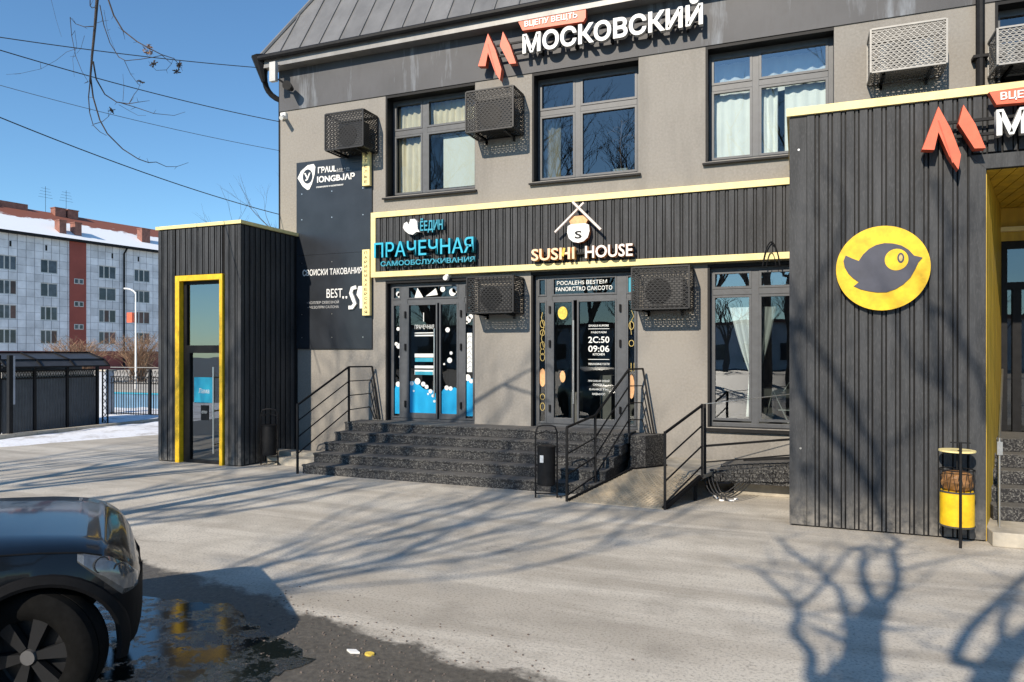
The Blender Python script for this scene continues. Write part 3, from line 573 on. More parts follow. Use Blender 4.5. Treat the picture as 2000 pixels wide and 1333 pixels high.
for (za,zb,lab,tx) in ((5.12,5.75,'upper short pale yellow vertical plate on the right edge of the navy signboard','АТЕЛЬЕ'),(2.70,3.93,'long pale yellow vertical plate with small dark letters below the band corner','ПАРИКМАХЕРСКАЯ')):
    t=thing('vertical_sign',lab,'sign',(-7.49,W-.1,za),'pale yellow vertical plates beside the navy signboard')
    MB().box(-7.57,-7.41,W-.11,W-.04,za,zb).build('plate','trim',t,bev=.004); n=len(tx)
    for k,ch in enumerate(tx):
        zc=zb-(k+.75)*(zb-za)/(n+.5); letters(ch,-7.52,-7.46,zc-.025,zc+.025,W-.113,.003,['black'],t,.0)

# ---------------- air conditioners ----------------
def cage_face(b,origin,ex,ez,w,h,px=.07,pz=.036,t=.0135):
    o=Vector(origin); ex=Vector(ex); ez=Vector(ez); nz=max(2,round(h/pz)); nx=max(2,round(w/px)); dz=h/nz; dx=w/nx; n=ex.cross(ez)*.004
    def q(a,c,e,f):
        P=[o+ex*a+ez*e,o+ex*c+ez*e,o+ex*c+ez*f,o+ex*a+ez*f]; b.add(P,[(0,1,2,3)])
    for j in range(nz+1): q(0,w,max(0,j*dz-t*.6),min(h,j*dz+t*.6))
    for j in range(nz):
        for i in range(nx+1):
            x=(i+(.5 if j%2 else 0))*dx
            if x<=w: q(max(0,x-t*.9),min(w,x+t*.9),j*dz,(j+1)*dz)
def ac(x0,x1,z0,z1,dep,label,light=False,seed=0):
    yF=W-dep; t=thing('air_conditioner',label,'air conditioner',((x0+x1)/2,W,z0),'caged air conditioner units on the wall')
    b=MB(); cage_face(b,(x0,yF,z0),(1,0,0),(0,0,1),x1-x0,z1-z0); cage_face(b,(x1,yF,z0),(0,1,0),(0,0,1),dep-.03,z1-z0); cage_face(b,(x0,yF,z0),(0,1,0),(0,0,1),dep-.03,z1-z0)
    cage_face(b,(x0,yF,z1),(1,0,0),(0,1,0),x1-x0,dep-.03); cage_face(b,(x0,yF,z0),(1,0,0),(0,1,0),x1-x0,dep-.03)
    for x in (x0,x1):
        for y in (yF,W-.02): b.box(x-.012,x+.012,y-.012,y+.012,z0,z1)
    for z in (z0,z1):
        for y in (yF,W-.02): b.box(x0+.012,x1-.012,y-.012,y+.012,z-.012,z+.012)
        for x in (x0,x1): b.box(x-.012,x+.012,yF+.012,W-.032,z-.012,z+.012)
    b.build('cage','alu' if light else 'cage',t)
    a0,a1=x0+.14,x1-.12; c=MB().box(a0,a1,yF+.2,W-.1,z0+.05,z1-.14); co_=c.build('casing','acbody' if light else 'acdark',t,bev=.01)
    cx=a0+(a1-a0)*.38; r=min(.22,(z1-z0)*.36); g=MB(); g.tube([(cx,yF+.185,(z0+z1)/2-.04),(cx,yF+.2,(z0+z1)/2-.04)],r*.9,24); 
    for k in range(4): ring(g,cx,(z0+z1)/2-.04,r*.9*(k+1)/4,r*.9*(k+1)/4,yF+.182,.005)
    g.build('fan_grille','black' if not light else 'acdark',t)
    br=MB().prism([(0,0)]*3,0,0) if False else MB()
    for xx in (x0+.15,x1-.19):
        pr=[(yF+.05,z0-.012),(W-.003,z0-.012),(W-.003,z0-.09),(W-.03,z0-.09),(W-.03,z0-.045),(yF+.05,z0-.035)]; nn=len(pr); br.add([(xx,y,z) for y,z in pr]+[(xx+.035,y,z) for y,z in pr],[tuple(range(nn)),tuple(range(2*nn-1,nn-1,-1))]+[(i,(i+1)%nn,nn+(i+1)%nn,nn+i) for i in range(nn)]); br.each('bracket','cage',t)
D=.5
ac(-8.11,-7.29,5.74,6.4,D,'black caged air conditioner above the navy signboard, leftmost on the upper wall')
ac(-5.24,-4.38,5.74,6.42,D,'black caged air conditioner between the left and middle upper windows')
ac(-5.22,-4.38,2.68,3.28,D,'black caged air conditioner between the two glazed shop entrances')
ac(-2.4,-1.53,2.68,3.32,D,'black caged air conditioner above the ramp, left of the lower curtained window')
ac(.92,1.83,5.86,6.45,D,'light grey caged air conditioner beside the black downpipe',True)
ac(2.40,3.3,5.75,6.22,D,'light grey caged air conditioner cut by the right edge of the photo',True)
tag(MB().box(-5.83,-5.77,W-.12,W,3.36,3.40).tube([(-5.8,W-.18,3.33),(-5.8,W-.1,3.33)],.045,10).build('security_camera','white'),'small white dome camera above the laundry door','camera')
t=thing('security_camera','white bullet camera under the dark fascia at the left corner of the wall','camera',(-9.42,W,6.7))
MB().box(-9.5,-9.38,W-.06,W,6.62,6.74).build('mount','white',t); MB().tube([(-9.42,W-.08,6.66),(-9.3,W-.28,6.55)],.04,8).build('lens_tube','white',t)
t=thing('floodlight','dark floodlight on a pale angled arm at the roof corner','lamp',(-9.3,W,7.5))
MB().box(-9.5,-9.36,W-.38,W-.3,7.25,7.62).build('arm','acbody',t); MB().tube([(-9.2,W-.1,7.16),(-9.1,W-.36,7.13)],[.05,.09],10).tube([(-9.35,W-.3,7.3),(-9.15,W-.15,7.15)],.02,6).build('lamp_head','black',t)
t=thing('wall_ornament','small black wrought iron arch ornament hanging above the lower right window','ornament',(-.38,W,3.36))
m=MB(); m.tube(qbez((-.5,W-.15,3.3),(-.46,W-.15,3.62),(-.38,W-.15,3.66),8),.01,5); m.tube(qbez((-.26,W-.15,3.3),(-.3,W-.15,3.62),(-.38,W-.15,3.66),8),.01,5); m.tube(qbez((-.45,W-.15,3.28),(-.42,W-.15,3.5),(-.38,W-.15,3.5),6),.006,5); m.tube(qbez((-.31,W-.15,3.28),(-.34,W-.15,3.5),(-.38,W-.15,3.5),6),.006,5); m.tube([(-.38,W-.15,3.66),(-.38,W-.02,3.66)],.008,5)
m.build('scroll','black',t)

# ---------------- kiosk ----------------
k=thing('entrance_kiosk','black ribbed box porch with a yellow framed glass door at the left','building',(-10.1,10.7,0))
KX0,KX1,KY=-11.05,-9.13,9.95; KZ=4.28
q=MB(); 
for a,c,p,r_ in ((KX0,-10.6,0,KZ),(-9.49,KX1,0,KZ),(-10.6,-9.49,3.4,KZ)): q.box(a,c,KY,KY+.1,p,r_)
q.box(KX1-.1,KX1,KY+.1,W-.001,0,KZ); q.box(KX0,KX0+.1,KY+.1,W+2,0,KZ); q.box(KX0+.1,KX1-.1,KY+.1,W+2,KZ-.1,KZ-.001); q.box(KX0+.1,-9.6,W+1.9,W+2,0,KZ-.1)
q.build('wall','black',k)
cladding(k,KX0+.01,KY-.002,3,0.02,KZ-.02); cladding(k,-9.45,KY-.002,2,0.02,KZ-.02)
q=MB().box(-9.18,KX1+.022,KY-.022,KY-.0,0.02,KZ-.02).box(KX1,KX1+.022,KY,KY+.06,.02,KZ-.02); q.build('corner_board','clad',k)
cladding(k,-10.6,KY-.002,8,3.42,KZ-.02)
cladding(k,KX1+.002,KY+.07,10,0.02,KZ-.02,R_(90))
MB().box(KX0-.04,KX1+.05,KY-.05,KY+.03,KZ,KZ+.06).box(KX1-.03,KX1+.05,KY+.03,W-.003,KZ,KZ+.06).box(KX0-.04,KX0+.04,KY+.03,W+2,KZ,KZ+.06).box(KX0+.04,KX1-.03,KY+.03,W+2,KZ-.001,KZ+.02).build('trim','trim',k)
MB().box(-10.60,-10.50,KY-.06,KY+.12,0,3.41).box(-9.56,-9.49,KY-.06,KY+.12,0,3.41).box(-10.50,-9.56,KY-.06,KY+.12,3.31,3.41).build('door_frame','yellow',k,bev=.004)
f=MB().box(-10.5,-10.42,KY+.04,KY+.1,0,3.31).box(-9.62,-9.56,KY+.04,KY+.1,0,3.31).box(-10.42,-9.62,KY+.04,KY+.1,3.25,3.31).box(-10.42,-9.62,KY+.03,KY+.1,2.0,2.14).box(-10.42,-10.34,KY+.03,KY+.1,.0,2.0).box(-10.34,-9.62,KY+.03,KY+.1,0,.06)
do=f.build('door','black',k)
for a,c,p,r_ in ((-10.42,-9.62,2.14,3.25),(-10.34,-9.62,.06,2.0)):
    G=MB(); G.add([(a,KY+.07,p),(c,KY+.07,p),(c,KY+.07,r_),(a,KY+.07,r_)],[(0,1,2,3)]); G.build('pane','glassg',do)
MB().tube([(-9.72,KY-.03,.2),(-9.72,KY-.03,1.75)],.016,8).box(-9.73,-9.71,KY-.03,KY+.06,.35,.38).box(-9.73,-9.71,KY-.03,KY+.06,.95,.98).box(-9.73,-9.71,KY-.03,KY+.06,1.55,1.58).build('handle','steel',do)
MB().box(-10.26,-9.8,KY+.058,KY+.062,1.1,1.56).build('poster','cyan',do,label='cyan square poster with white mark'); flat_text('Лама',-10.15,-9.9,1.27,1.36,KY+.056,'white',do)
MB().box(-10.1,-9.93,KY+.058,KY+.062,.78,1.05).build('notice','black',do); flat_text('ОТКР',-10.08,-9.95,.9,.95,KY+.057,'paper',do)
r=MB(); r.add([(KX0+.11,KY+.2,.01),(KX1-.11,KY+.2,.01),(KX1-.11,W+1.8,.01),(KX0+.11,W+1.8,.01)],[(0,1,2,3)]); r.add([(KX0+.11,W+1.8,.01),(KX1-.11,W+1.8,.01),(KX1-.11,W+1.8,KZ-.2),(KX0+.11,W+1.8,KZ-.2)],[(0,1,2,3)]); r.build('interior','concrete',k)
MB().box(-9.1,-7.78,10.62,10.9,0,.2).build('plinth','concrete',kind='structure')
MB().box(-8.9,-7.72,10.35,10.62,0,.13).build('plinth','concrete',kind='structure')

# ---------------- porch ----------------
p=thing('entrance_porch','tall black ribbed porch block with yellow lined doorway on the right','building',(1.5,9,0))
PY=8.95; PZ=4.74; PX0=-.08
MB().box(PX0,1.84,PY,PY+.1,0,PZ).box(1.84,4.5,PY,PY+.1,3.95,PZ).box(PX0,PX0+.1,PY+.1,W-.001,0,PZ).box(PX0+.1,4.5,PY+.1,W-.001,PZ-.08,PZ).box(4.4,4.5,PY,W-.001,0,PZ-.08).build('wall','black',p)
MB().box(PX0-.02,.085,PY-.022,PY,.02,PZ).build('corner_board','clad',p)
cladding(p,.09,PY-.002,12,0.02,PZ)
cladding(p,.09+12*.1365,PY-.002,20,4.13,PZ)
jm=MB(); jm.prism([(1.69,0.02),(1.84,0.02),(1.84,3.95),(1.69,4.10)],PY-.05,PY+.0); jm.build('door_jamb','clad',p); MB().prism([(1.69,4.103),(1.84,3.953),(4.5,3.953),(4.5,4.103)],PY-.05,PY).build('door_lintel','clad',p)
MB().box(PX0-.05,4.5,PY-.06,PY+.1,PZ,PZ+.09).box(PX0-.05,PX0+.03,PY+.1,W-.001,PZ,PZ+.09).build('trim','trim',p)
# yellow lined angled side wall and ceiling
n=12
for i in range(n):
    a=i/n; c=(i+.94)/n; xa,ya=1.86+.69*a,PY+.02+2.5*a; xb,yb=1.86+.69*c,PY+.02+2.5*c
    q=MB(); q.slab([(xa,ya),(xb,yb),(xb-.05,yb+.01),(xa-.05,ya+.01)],0.0,3.94); q.build('plank','ywall',p)
for i in range(18):
    x=1.86+i*.14; q=MB().box(x,x+.13,PY+.02,W-.02,3.945,3.96); q.build('plank','ywall',p)
MB().box(2.5,4.4,W-.12,W-.02,3.5,3.94).build('lintel','ywall',p); MB().box(1.9,4.4,W-.2,W-.13,3.62,3.68).build('trim','trim',p)
f=MB().box(2.5,2.6,W-.1,W-.02,.95,3.5).box(3.9,4.0,W-.1,W-.02,.95,3.5).box(2.6,3.9,W-.1,W-.02,3.4,3.5).box(2.6,3.9,W-.1,W-.02,2.85,2.95).box(2.66,2.76,W-.1,W-.02,.95,2.85)
pd=f.build('door','black',p); G=MB(); G.add([(2.6,W-.06,.95),(3.9,W-.06,.95),(3.9,W-.06,3.4),(2.6,W-.06,3.4)],[(0,1,2,3)]); G.build('pane','glassd',pd)
for (z,y0) in ((.15,8.72),(.31,9.35),(.47,9.62),(.63,9.89),(.79,10.16),(.95,10.43)):
    q=MB().box(1.86 if y0<9 else 2.0,4.4,y0,W-.13,z-.16 if z>.16 else 0,z); q.build('step','granite' if z>.2 else 'concrete',p,bev=.01)
MB().tube([(1.98,9.0,.15),(1.98,9.0,1.1)],.012,6).tube([(1.98,9.0,1.02),(2.3,10.3,1.8)],.012,6).box(1.955,2.005,8.97,9.03,.92,1.06).build('handrail','steel',p)
# bird sign
bs=thing('round_bird_sign','round yellow disc sign with dark bird silhouette on the black ribbed porch','sign',(.85,PY-.1,2.94))
dz=MB(); cx,cz,RR=.855,2.935,.465
dz.prism([(cx+RR*math.cos(2*math.pi*i/64),cz+RR*math.sin(2*math.pi*i/64)) for i in range(64)],PY-.11,PY-.025,0,1); dz.build('disc',['yellow','black'],bs)
S=RR/228
bp=[(785,95),(815,112),(850,128),(870,95),(900,65),(935,46),(975,38),(1015,42),(1055,55),(1090,80),(1115,112),(1155,125),(1135,150),(1118,190),(1098,228),(1066,262),(1030,287),(985,303),(940,303),(895,294),(858,283),(825,265),(850,244),(822,222),(798,195),(780,160),(774,125)]
MB().prism([(cx+(x-965)*S,cz-(y-172)*S) for x,y in bp],PY-.119,PY-.111).build('bird','bird',bs)
q=MB(); disc(q,cx+(1032-965)*S,cz+(172-130)*S,.115,PY-.121,28,.118); q.build('bird_eye','yellow',bs)
q=MB(); disc(q,cx+(1052-965)*S,cz+(172-122)*S,.034,PY-.125,20,.056); q.build('bird_pupil','bird',bs)
q=MB(); disc(q,cx+(1052-965)*S,cz+(172-122)*S,.018,PY-.129,16,.036); q.build('bird_glint','gold',bs)
sc_=MB()
for x,z in [(.56,1.8),(.7,1.8),(.97,1.8),(1.24,1.8),(.7,1.2),(1.24,1.2),(.0,4.35),(.02,.9)]: disc(sc_,x+.0,z,.012,PY-.024,8)
sc_.each('screw','steel',p)
big_sign('letter_sign','red chevron emblem and white letters over the porch doorway, cut by the right photo edge',1.22,4.24,.82,PY-.02,PY-.24)

# ---------------- stairs ----------------
st=thing('entrance_stairs','wide flight of five dark granular steps below the two glazed doors','stairs',(-5,10.5,0))
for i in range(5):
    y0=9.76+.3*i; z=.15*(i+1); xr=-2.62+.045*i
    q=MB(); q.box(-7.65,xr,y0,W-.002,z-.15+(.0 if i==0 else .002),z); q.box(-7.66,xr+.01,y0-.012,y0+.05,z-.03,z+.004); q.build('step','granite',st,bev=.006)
MB().slab([(-2.43,11.02),(-2.2,11.05),(-1.98,11.49),(-2.43,11.49)],0,.72).build('side_block','granite',st)
# railings
def railing(name,label,posts,rails,extra=(),w=.027):
    t=thing(name,label,'railing',posts[0][0],'black steel stair and ramp railings')
    for a,c in posts: MB().bar(a,c,w*1.15).build('post','black',t)
    for r_ in rails:
        b=MB(); 
        for i in range(len(r_)-1): b.bar(r_[i],r_[i+1],w if r_ is rails[0] else w*.6)
        b.build('handrail' if r_ is rails[0] else 'rail','black',t)
    return t
A=Vector((-7.72,9.72,0)); B_=Vector((-7.58,10.98,.75)); 
railing('stair_railing','black steel railing on the left side of the dark steps',[(A,A+Vector((0,0,1.16))),(B_,B_+Vector((0,0,1.0)))],
  [[A+Vector((0,0,1.14)),B_+Vector((0,0,1.0)),(-7.36,11.4,1.75),(-7.2,11.4,.77)]]+[[A+Vector((0,0,1.14-.27*(k+1))),B_+Vector((0,0,1.0-.26*(k+1))),(-7.37-.02*k,11.4,1.75-.25*(k+1)),(-7.24-.03*k,11.4,.77)] for k in range(3)])
C1=Vector((-2.9,9.24,0)); C2=Vector((-2.70,9.95,.13)); C3=Vector((-2.44,10.98,.75))
railing('stair_railing','black steel railing between the right end of the dark steps and the ramp',[(C1,C1+Vector((0,0,1.0))),(C2,C2+Vector((0,0,.98))),(C3,C3+Vector((0,0,1.0)))],
  [[C1+Vector((0,0,1.0)),C2+Vector((0,0,.98)),C3+Vector((0,0,1.0)),(-2.3,11.35,1.75),(-2.05,11.38,.28)]]+[[C1+Vector((0,0,1.0-.28*(k+1)-.08)),C2+Vector((0,0,.98-.27*(k+1)-.05)),C3+Vector((0,0,1.0-.26*(k+1))),(-2.31-.0*k,11.35,1.75-.27*(k+1)),(-2.1-.03*k,11.38,.4)] for k in range(3)])
D1_=Vector((-1.585,9.22,0)); D2_=Vector((-1.2,9.86,.34))
railing('ramp_railing','black steel railing on the near right edge of the metal ramp',[(D1_,D1_+Vector((0,0,1.0))),(D2_,D2_+Vector((0,0,.98)))],
  [[D1_+Vector((0,0,.98)),D2_+Vector((0,0,.96))]]+[[D1_+Vector((0,0,.98-.28*(k+1)-.06)),D2_+Vector((0,0,.96-.27*(k+1)))] for k in range(3)])
E1=Vector((-1.18,10.0,.36)); E2=Vector((.3,10.45,.5))
t=railing('ramp_railing','thin black rails running to the porch along the low sloping walkway',[(E1,E1+Vector((0,0,.95)))],
  [[E1+Vector((0,0,.38)),E2+Vector((0,0,.38))],[E1+Vector((0,0,.16)),E2+Vector((0,0,.17))]],w=.028)
MB().tube([E1+Vector((0,0,.95)),E2+Vector((0,0,1.0))],.006,5).build('rail','steel',t)
# ramp
rp=thing('metal_ramp','rusty beige chequer plate ramp between two black railings','ramp',(-2.2,9.7,0))
L0,L1,R1,R0,FB=(-2.88,9.25,.01),(-2.2,10.15,.34),(-1.22,9.88,.35),(-1.6,9.22,.01),(-1.8,10.62,.35)
q=MB(); q.add([L0,R0,R1,FB,L1]+[(a,b_,c-.012) for a,b_,c in (L0,R0,R1,FB,L1)],[(0,1,2,3,4),(9,8,7,6,5)]+[(i,(i+1)%5,5+(i+1)%5,5+i) for i in range(5)]); q.build('plate','plate',rp)
tr=MB(); vL0,vR0,vR1,vL1=map(Vector,(L0,R0,R1,L1))
for i in range(26):
    for j in range(24):
        a=(i+.5)/26; c=(j+.5)/24; P=(vL0.lerp(vR0,c)).lerp(vL1.lerp(vR1,c),a)
        P.z+=.003; dx=(.014 if (i+j)%2 else -.014); tr.tube([P-Vector((dx,.012,.004)),P+Vector((dx,.012,.004))],[.005,.005],4)
tr.build('tread_pattern','plate',rp,kind='stuff')
MB().bar((L0[0],L0[1],L0[2]+.01),(L1[0],L1[1],L1[2]+.01),.035).bar((L1[0],L1[1],L1[2]),(FB[0],FB[1],FB[2]),.03).bar((R0[0],R0[1],R0[2]),(R1[0],R1[1],R1[2]-.01),.05).build('edge_bar','plastic',rp)
MB().slab([(-1.21,9.9),(-.98,10.9),(-1.2,11.48),(-1.97,11.48),(-1.8,10.63)],.3,.35).build('platform','concrete',rp)
MB().bar((-1.3,9.95,0),(-1.3,9.95,.3),.05).bar((-1.2,10.7,0),(-1.2,10.7,.3),.05).each('support','black',rp)
wk=thing('raised_walkway','low dark cobbled walkway on a beige concrete base between the ramp and the porch','walkway',(-.5,10.9,0))
MB().box(-.85,-.09,10.6,W-.003,0,.2).build('base','concrete',wk,bev=.01)
MB().slab([(-1.15,10.35),(-.09,10.35),(-.09,11.48),(-1.0,11.48)],.202,[.33,.42,.46,.36]).build('slab','granite',wk)
cb=random.Random(2); me=MB().box(-.035,.035,-.03,.03,-.025,.025).mesh('cobble','granite')
for j in range(3):
    for i in range(14): 
        o=link('cobble',me,wk,loc=(-1.12+i*.076+(.03 if j%2 else 0),10.34+cb.uniform(-.015,.01),.24+j*.055+i*.004),rz=cb.uniform(-.2,.2))
for j in range(4):
    for i in range(13): link('cobble',me,wk,loc=(-1.0+i*.074,10.42+j*.09,.35+i*.0068+j*.007),rz=cb.uniform(-.3,.3))
MB().bar((-.72,10.55,.5),(-.09,10.55,.56),.035).build('edge_rail','black',wk)
hz=MB()
for k_ in range(4): hz.tube(qbez((-1.2+.05*k_,10.1,.3),(-1.1+.06*k_,9.9-.06*k_,-.12),(-.75+.05*k_,10.2,.25),10),.009,5)
tag(hz.build('hose','wire'),'loops of black cable hanging beneath the ramp platform','cable')
sn=MB(); 
rr=random.Random(9)
for k_ in range(7):
    x=rr.uniform(-1.3,-.75); y=rr.uniform(10.0,10.5); s=rr.uniform(.015,.045); sn.slab([(x+s*math.cos(a)*rr.uniform(.7,1.2),y+.7*s*math.sin(a)) for a in [i*.785 for i in range(8)]],0,.02)
sn.build('snow_remnants','snoww',kind='stuff')

# ---------------- bins ----------------
def bin_(x,y,label,sticker=True):
    t=thing('litter_bin',label,'bin',(x,y,0),'black steel litter bins')
    b=MB(); b.tube([(x,y,.18),(x,y,.72)],.125,24); b.build('bucket','black',t,smooth=True)
    MB().tube([(x+.128*math.cos(a),y+.128*math.sin(a),.71) for a in [i*2*math.pi/20 for i in range(21)]],.008,5).tube([(x+.128*math.cos(a),y+.128*math.sin(a),.2) for a in [i*2*math.pi/20 for i in range(21)]],.008,5).each('rim','black',t)
    c,s=math.cos(R_(21.8)),math.sin(R_(21.8))
    P=lambda a,z,o=0:(x+a*c-o*s,y+a*s+o*c,z)
    b=MB(); b.tube([P(-.15,.0),P(-.15,.9),P(-.12,.98),P(-.06,1.0),P(.06,1.0),P(.12,.98),P(.15,.9),P(.15,0)],.012,6); b.tube([P(-.15,.88),P(-.05,.9),P(0,.93),P(.05,.9),P(.15,.88)],.008,5)
    b.tube([P(-.15,.06,-.12),P(-.15,.06,.12)],.01,5); b.tube([P(.15,.06,-.12),P(.15,.06,.12)],.01,5); b.tube([P(-.15,.06),P(.15,.06)],.01,5); b.tube([P(.15,.01),P(.3,.03)],.008,5); b.tube([P(-.15,.45),P(-.12,.45)],.012,6); b.tube([P(.15,.45),P(.12,.45)],.012,6)
    b.build('stand','black',t)
    if sticker: MB().box(x-.05,x+.0,y-.127,y-.122,.5,.6).build('sticker','white',t)
bin_(-3.24,9.38,'black cylindrical bin on a tubular stand in front of the dark steps')
bin_(-8.78,10.28,'black cylindrical bin in the shade beside the ribbed kiosk',False)
t=thing('litter_bin','yellow cylindrical bin with a brown bag on a black pole against the porch','bin',(1.54,8.68,0))
x,y=1.54,8.7
MB().tube([(x,y,.19),(x,y,.56)],.158,28).build('bucket','yellow',t,smooth=True)
b=MB(); 
for zz in (.2,.555): b.tube([(x+.16*math.cos(a),y+.16*math.sin(a),zz) for a in [i*2*math.pi/24 for i in range(25)]],.009,5)
b.each('rim','acdark',t)
b=MB()
for i in range(14):
    a=i*math.pi*2/14; b.tube([(x+.155*math.cos(a),y+.155*math.sin(a),.56),(x+.16*math.cos(a+.2),y+.16*math.sin(a+.2),.78)],.003,4); b.tube([(x+.155*math.cos(a),y+.155*math.sin(a),.56),(x+.16*math.cos(a-.2),y+.16*math.sin(a-.2),.78)],.003,4)
b.tube([(x+.16*math.cos(a),y+.16*math.sin(a),.78) for a in [i*2*math.pi/24 for i in range(25)]],.006,5); b.build('basket','black',t)
b=MB(); r_=random.Random(4); vs=[];fs=[]
for j in range(9):
    for i in range(18):
        a=i*2*math.pi/18; th=j/8*math.pi; rr_=.148*math.sin(th)**.6*(1 if j not in (0,8) else 0)*(1+r_.uniform(-.12,.12))+.004; vs.append((x+rr_*math.cos(a),y+rr_*math.sin(a),.66-.11*math.cos(th)))
for j in range(8):
    for i in range(18): fs.append((j*18+i,j*18+(i+1)%18,(j+1)*18+(i+1)%18,(j+1)*18+i))
b.add(vs,fs); b.build('bag','bag',t)
MB().tube([(x,y-.17,0),(x,y-.17,1.08)],.014,6).bar((x-.09,y-.17,1.08),(x+.09,y-.17,1.08),.012).build('pole','black',t)
MB().slab([(x+.17*math.cos(a),y+.0+.17*math.sin(a)) for a in [i*2*math.pi/24 for i in range(24)]],.97,.985).build('lid','trim',t)
MB().tube([(x,y-.16,1.0),(x,y,.97)],.01,5).tube([(x,y,.56),(x,y,.97)],.008,5).build('lid_stay','black',t)

# ---------------- SUV ----------------
car=thing('parked_suv','black suv parked at the lower left corner beside the puddle','car',(-5.34,2.19,0)); car['local']=1
car.rotation_euler=(0,0,R_(51.8))
WR=.345; AX=(1.3,-1.35)
def lerpk(tab,x):
    for i in range(len(tab)-1):
        a,b_=tab[i],tab[i+1]
        if a[0]<=x<=b_[0]:
            t=(x-a[0])/(b_[0]-a[0]); t=t*t*(3-2*t) if False else t; return a[1]+(b_[1]-a[1])*t
    return tab[0][1] if x<tab[0][0] else tab[-1][1]
wt=[(-2.2,.78),(-2.0,.86),(-1.5,.89),(1.3,.89),(1.5,.885),(1.62,.865),(1.7,.83),(1.76,.76),(1.80,.64),(1.83,.45),(1.85,.2)]
ht=[(-2.2,.95),(-1.9,1.0),(.3,.99),(.9,.955),(1.3,.93),(1.5,.905),(1.64,.86),(1.74,.79),(1.8,.7),(1.83,.62)]
rt=[(-2.2,1.0),(-2.0,1.45),(-1.7,1.56),(-.8,1.58),(-.4,1.5),(.35,1.03),(.8,.985),(1.0,.975),(1.3,.94),(1.5,.912),(1.64,.87),(1.74,.81),(1.8,.71),(1.83,.63),(1.85,.58)]
def zb_(x):
    z=.27+max(0,x-1.79)*1.3
    for a in AX:
        d=abs(x-a)
        if d<.385: z=max(z,WR+math.sqrt(.385**2-d*d)*1.0)
    return z
def sect(x):
    w_=lerpk(wt,x); h=lerpk(ht,x); r=lerpk(rt,x); zb=zb_(x); cab=r>h+.1
    return [(w_*.9,zb),(w_*.99,max(zb+.02,.5)),(w_,max(zb+.04,.62)),(w_*.985,max(zb+.06,h-.1)),(w_*.955,h-.03),(w_*.88,h+.002),(w_*.7 if cab else w_*.6,(r-.05) if cab else h+(r-h)*.75),(w_*.35,r if not cab else r),(0,r+.005)]
xs=sorted({round(-2.2+i*.06,3) for i in range(72)}|{a+s*.385*math.cos(i*math.pi/10) for a in AX for i in range(11) for s in (1,-1)}|{1.7,1.73,1.76,1.78,1.8,1.815,1.83,1.84,1.85})
xs=[x for x in xs if x<=1.8501]
b=MB(); vs=[]; N=9
for x in xs:
    s=sect(x); x=x if x<1.6 else 1.6+(x-1.6)*.95; ring_=[(x,-yy,z) for yy,z in s]+[(x,yy,z) for yy,z in reversed(s[:-1])]
    vs+=ring_
K=2*N-1; fs=[]
for i in range(len(xs)-1):
    for j in range(K): fs.append((i*K+j,i*K+(j+1)%K,(i+1)*K+(j+1)%K,(i+1)*K+j))
fs.append(tuple(range(K))); fs.append(tuple((len(xs)-1)*K+j for j in reversed(range(K))))
b.add(vs,fs)
b.mi=[1 if (max(b.v[k][2] for k in f)<.66 and min(b.v[k][0] for k in f)>1.5) or max(b.v[k][2] for k in f)<.40 else 0 for f in b.f]
body=b.build('body',['paint','plastic'],car,smooth=True)
def patch(name,mat,xa,xb,fa,fb_,off,side=-1,nx=10,nz=6,zlim=None,edge=None):
    q=MB(); vs=[]; fs=[]
    for i in range(nx+1):
        x=xa+(xb-xa)*i/nx; w_=lerpk(wt,x)
        za,zc=fa(x),fb_(x)
        for j in range(nz+1):
            z=za+(zc-za)*j/nz; s=sect(x); yy=s[0][0]
            for k_ in range(len(s)-1):
                if s[k_][1]<=z<=s[k_+1][1]: t=(z-s[k_][1])/max(1e-6,s[k_+1][1]-s[k_][1]); yy=s[k_][0]+(s[k_+1][0]-s[k_][0])*t; break
            o=off*(0 if (i in(0,nx) or j in (0,nz)) else 1)+.002
            vs.append(((x if x<1.6 else 1.6+(x-1.6)*.95)+o*.6*(x>1.6),side*(yy+o),z+o*.2))
    for i in range(nx):
        for j in range(nz): a=i*(nz+1)+j; fs.append((a,a+1,a+nz+2,a+nz+1))
    q.add(vs,fs); return q.build(name,mat,car,smooth=True)
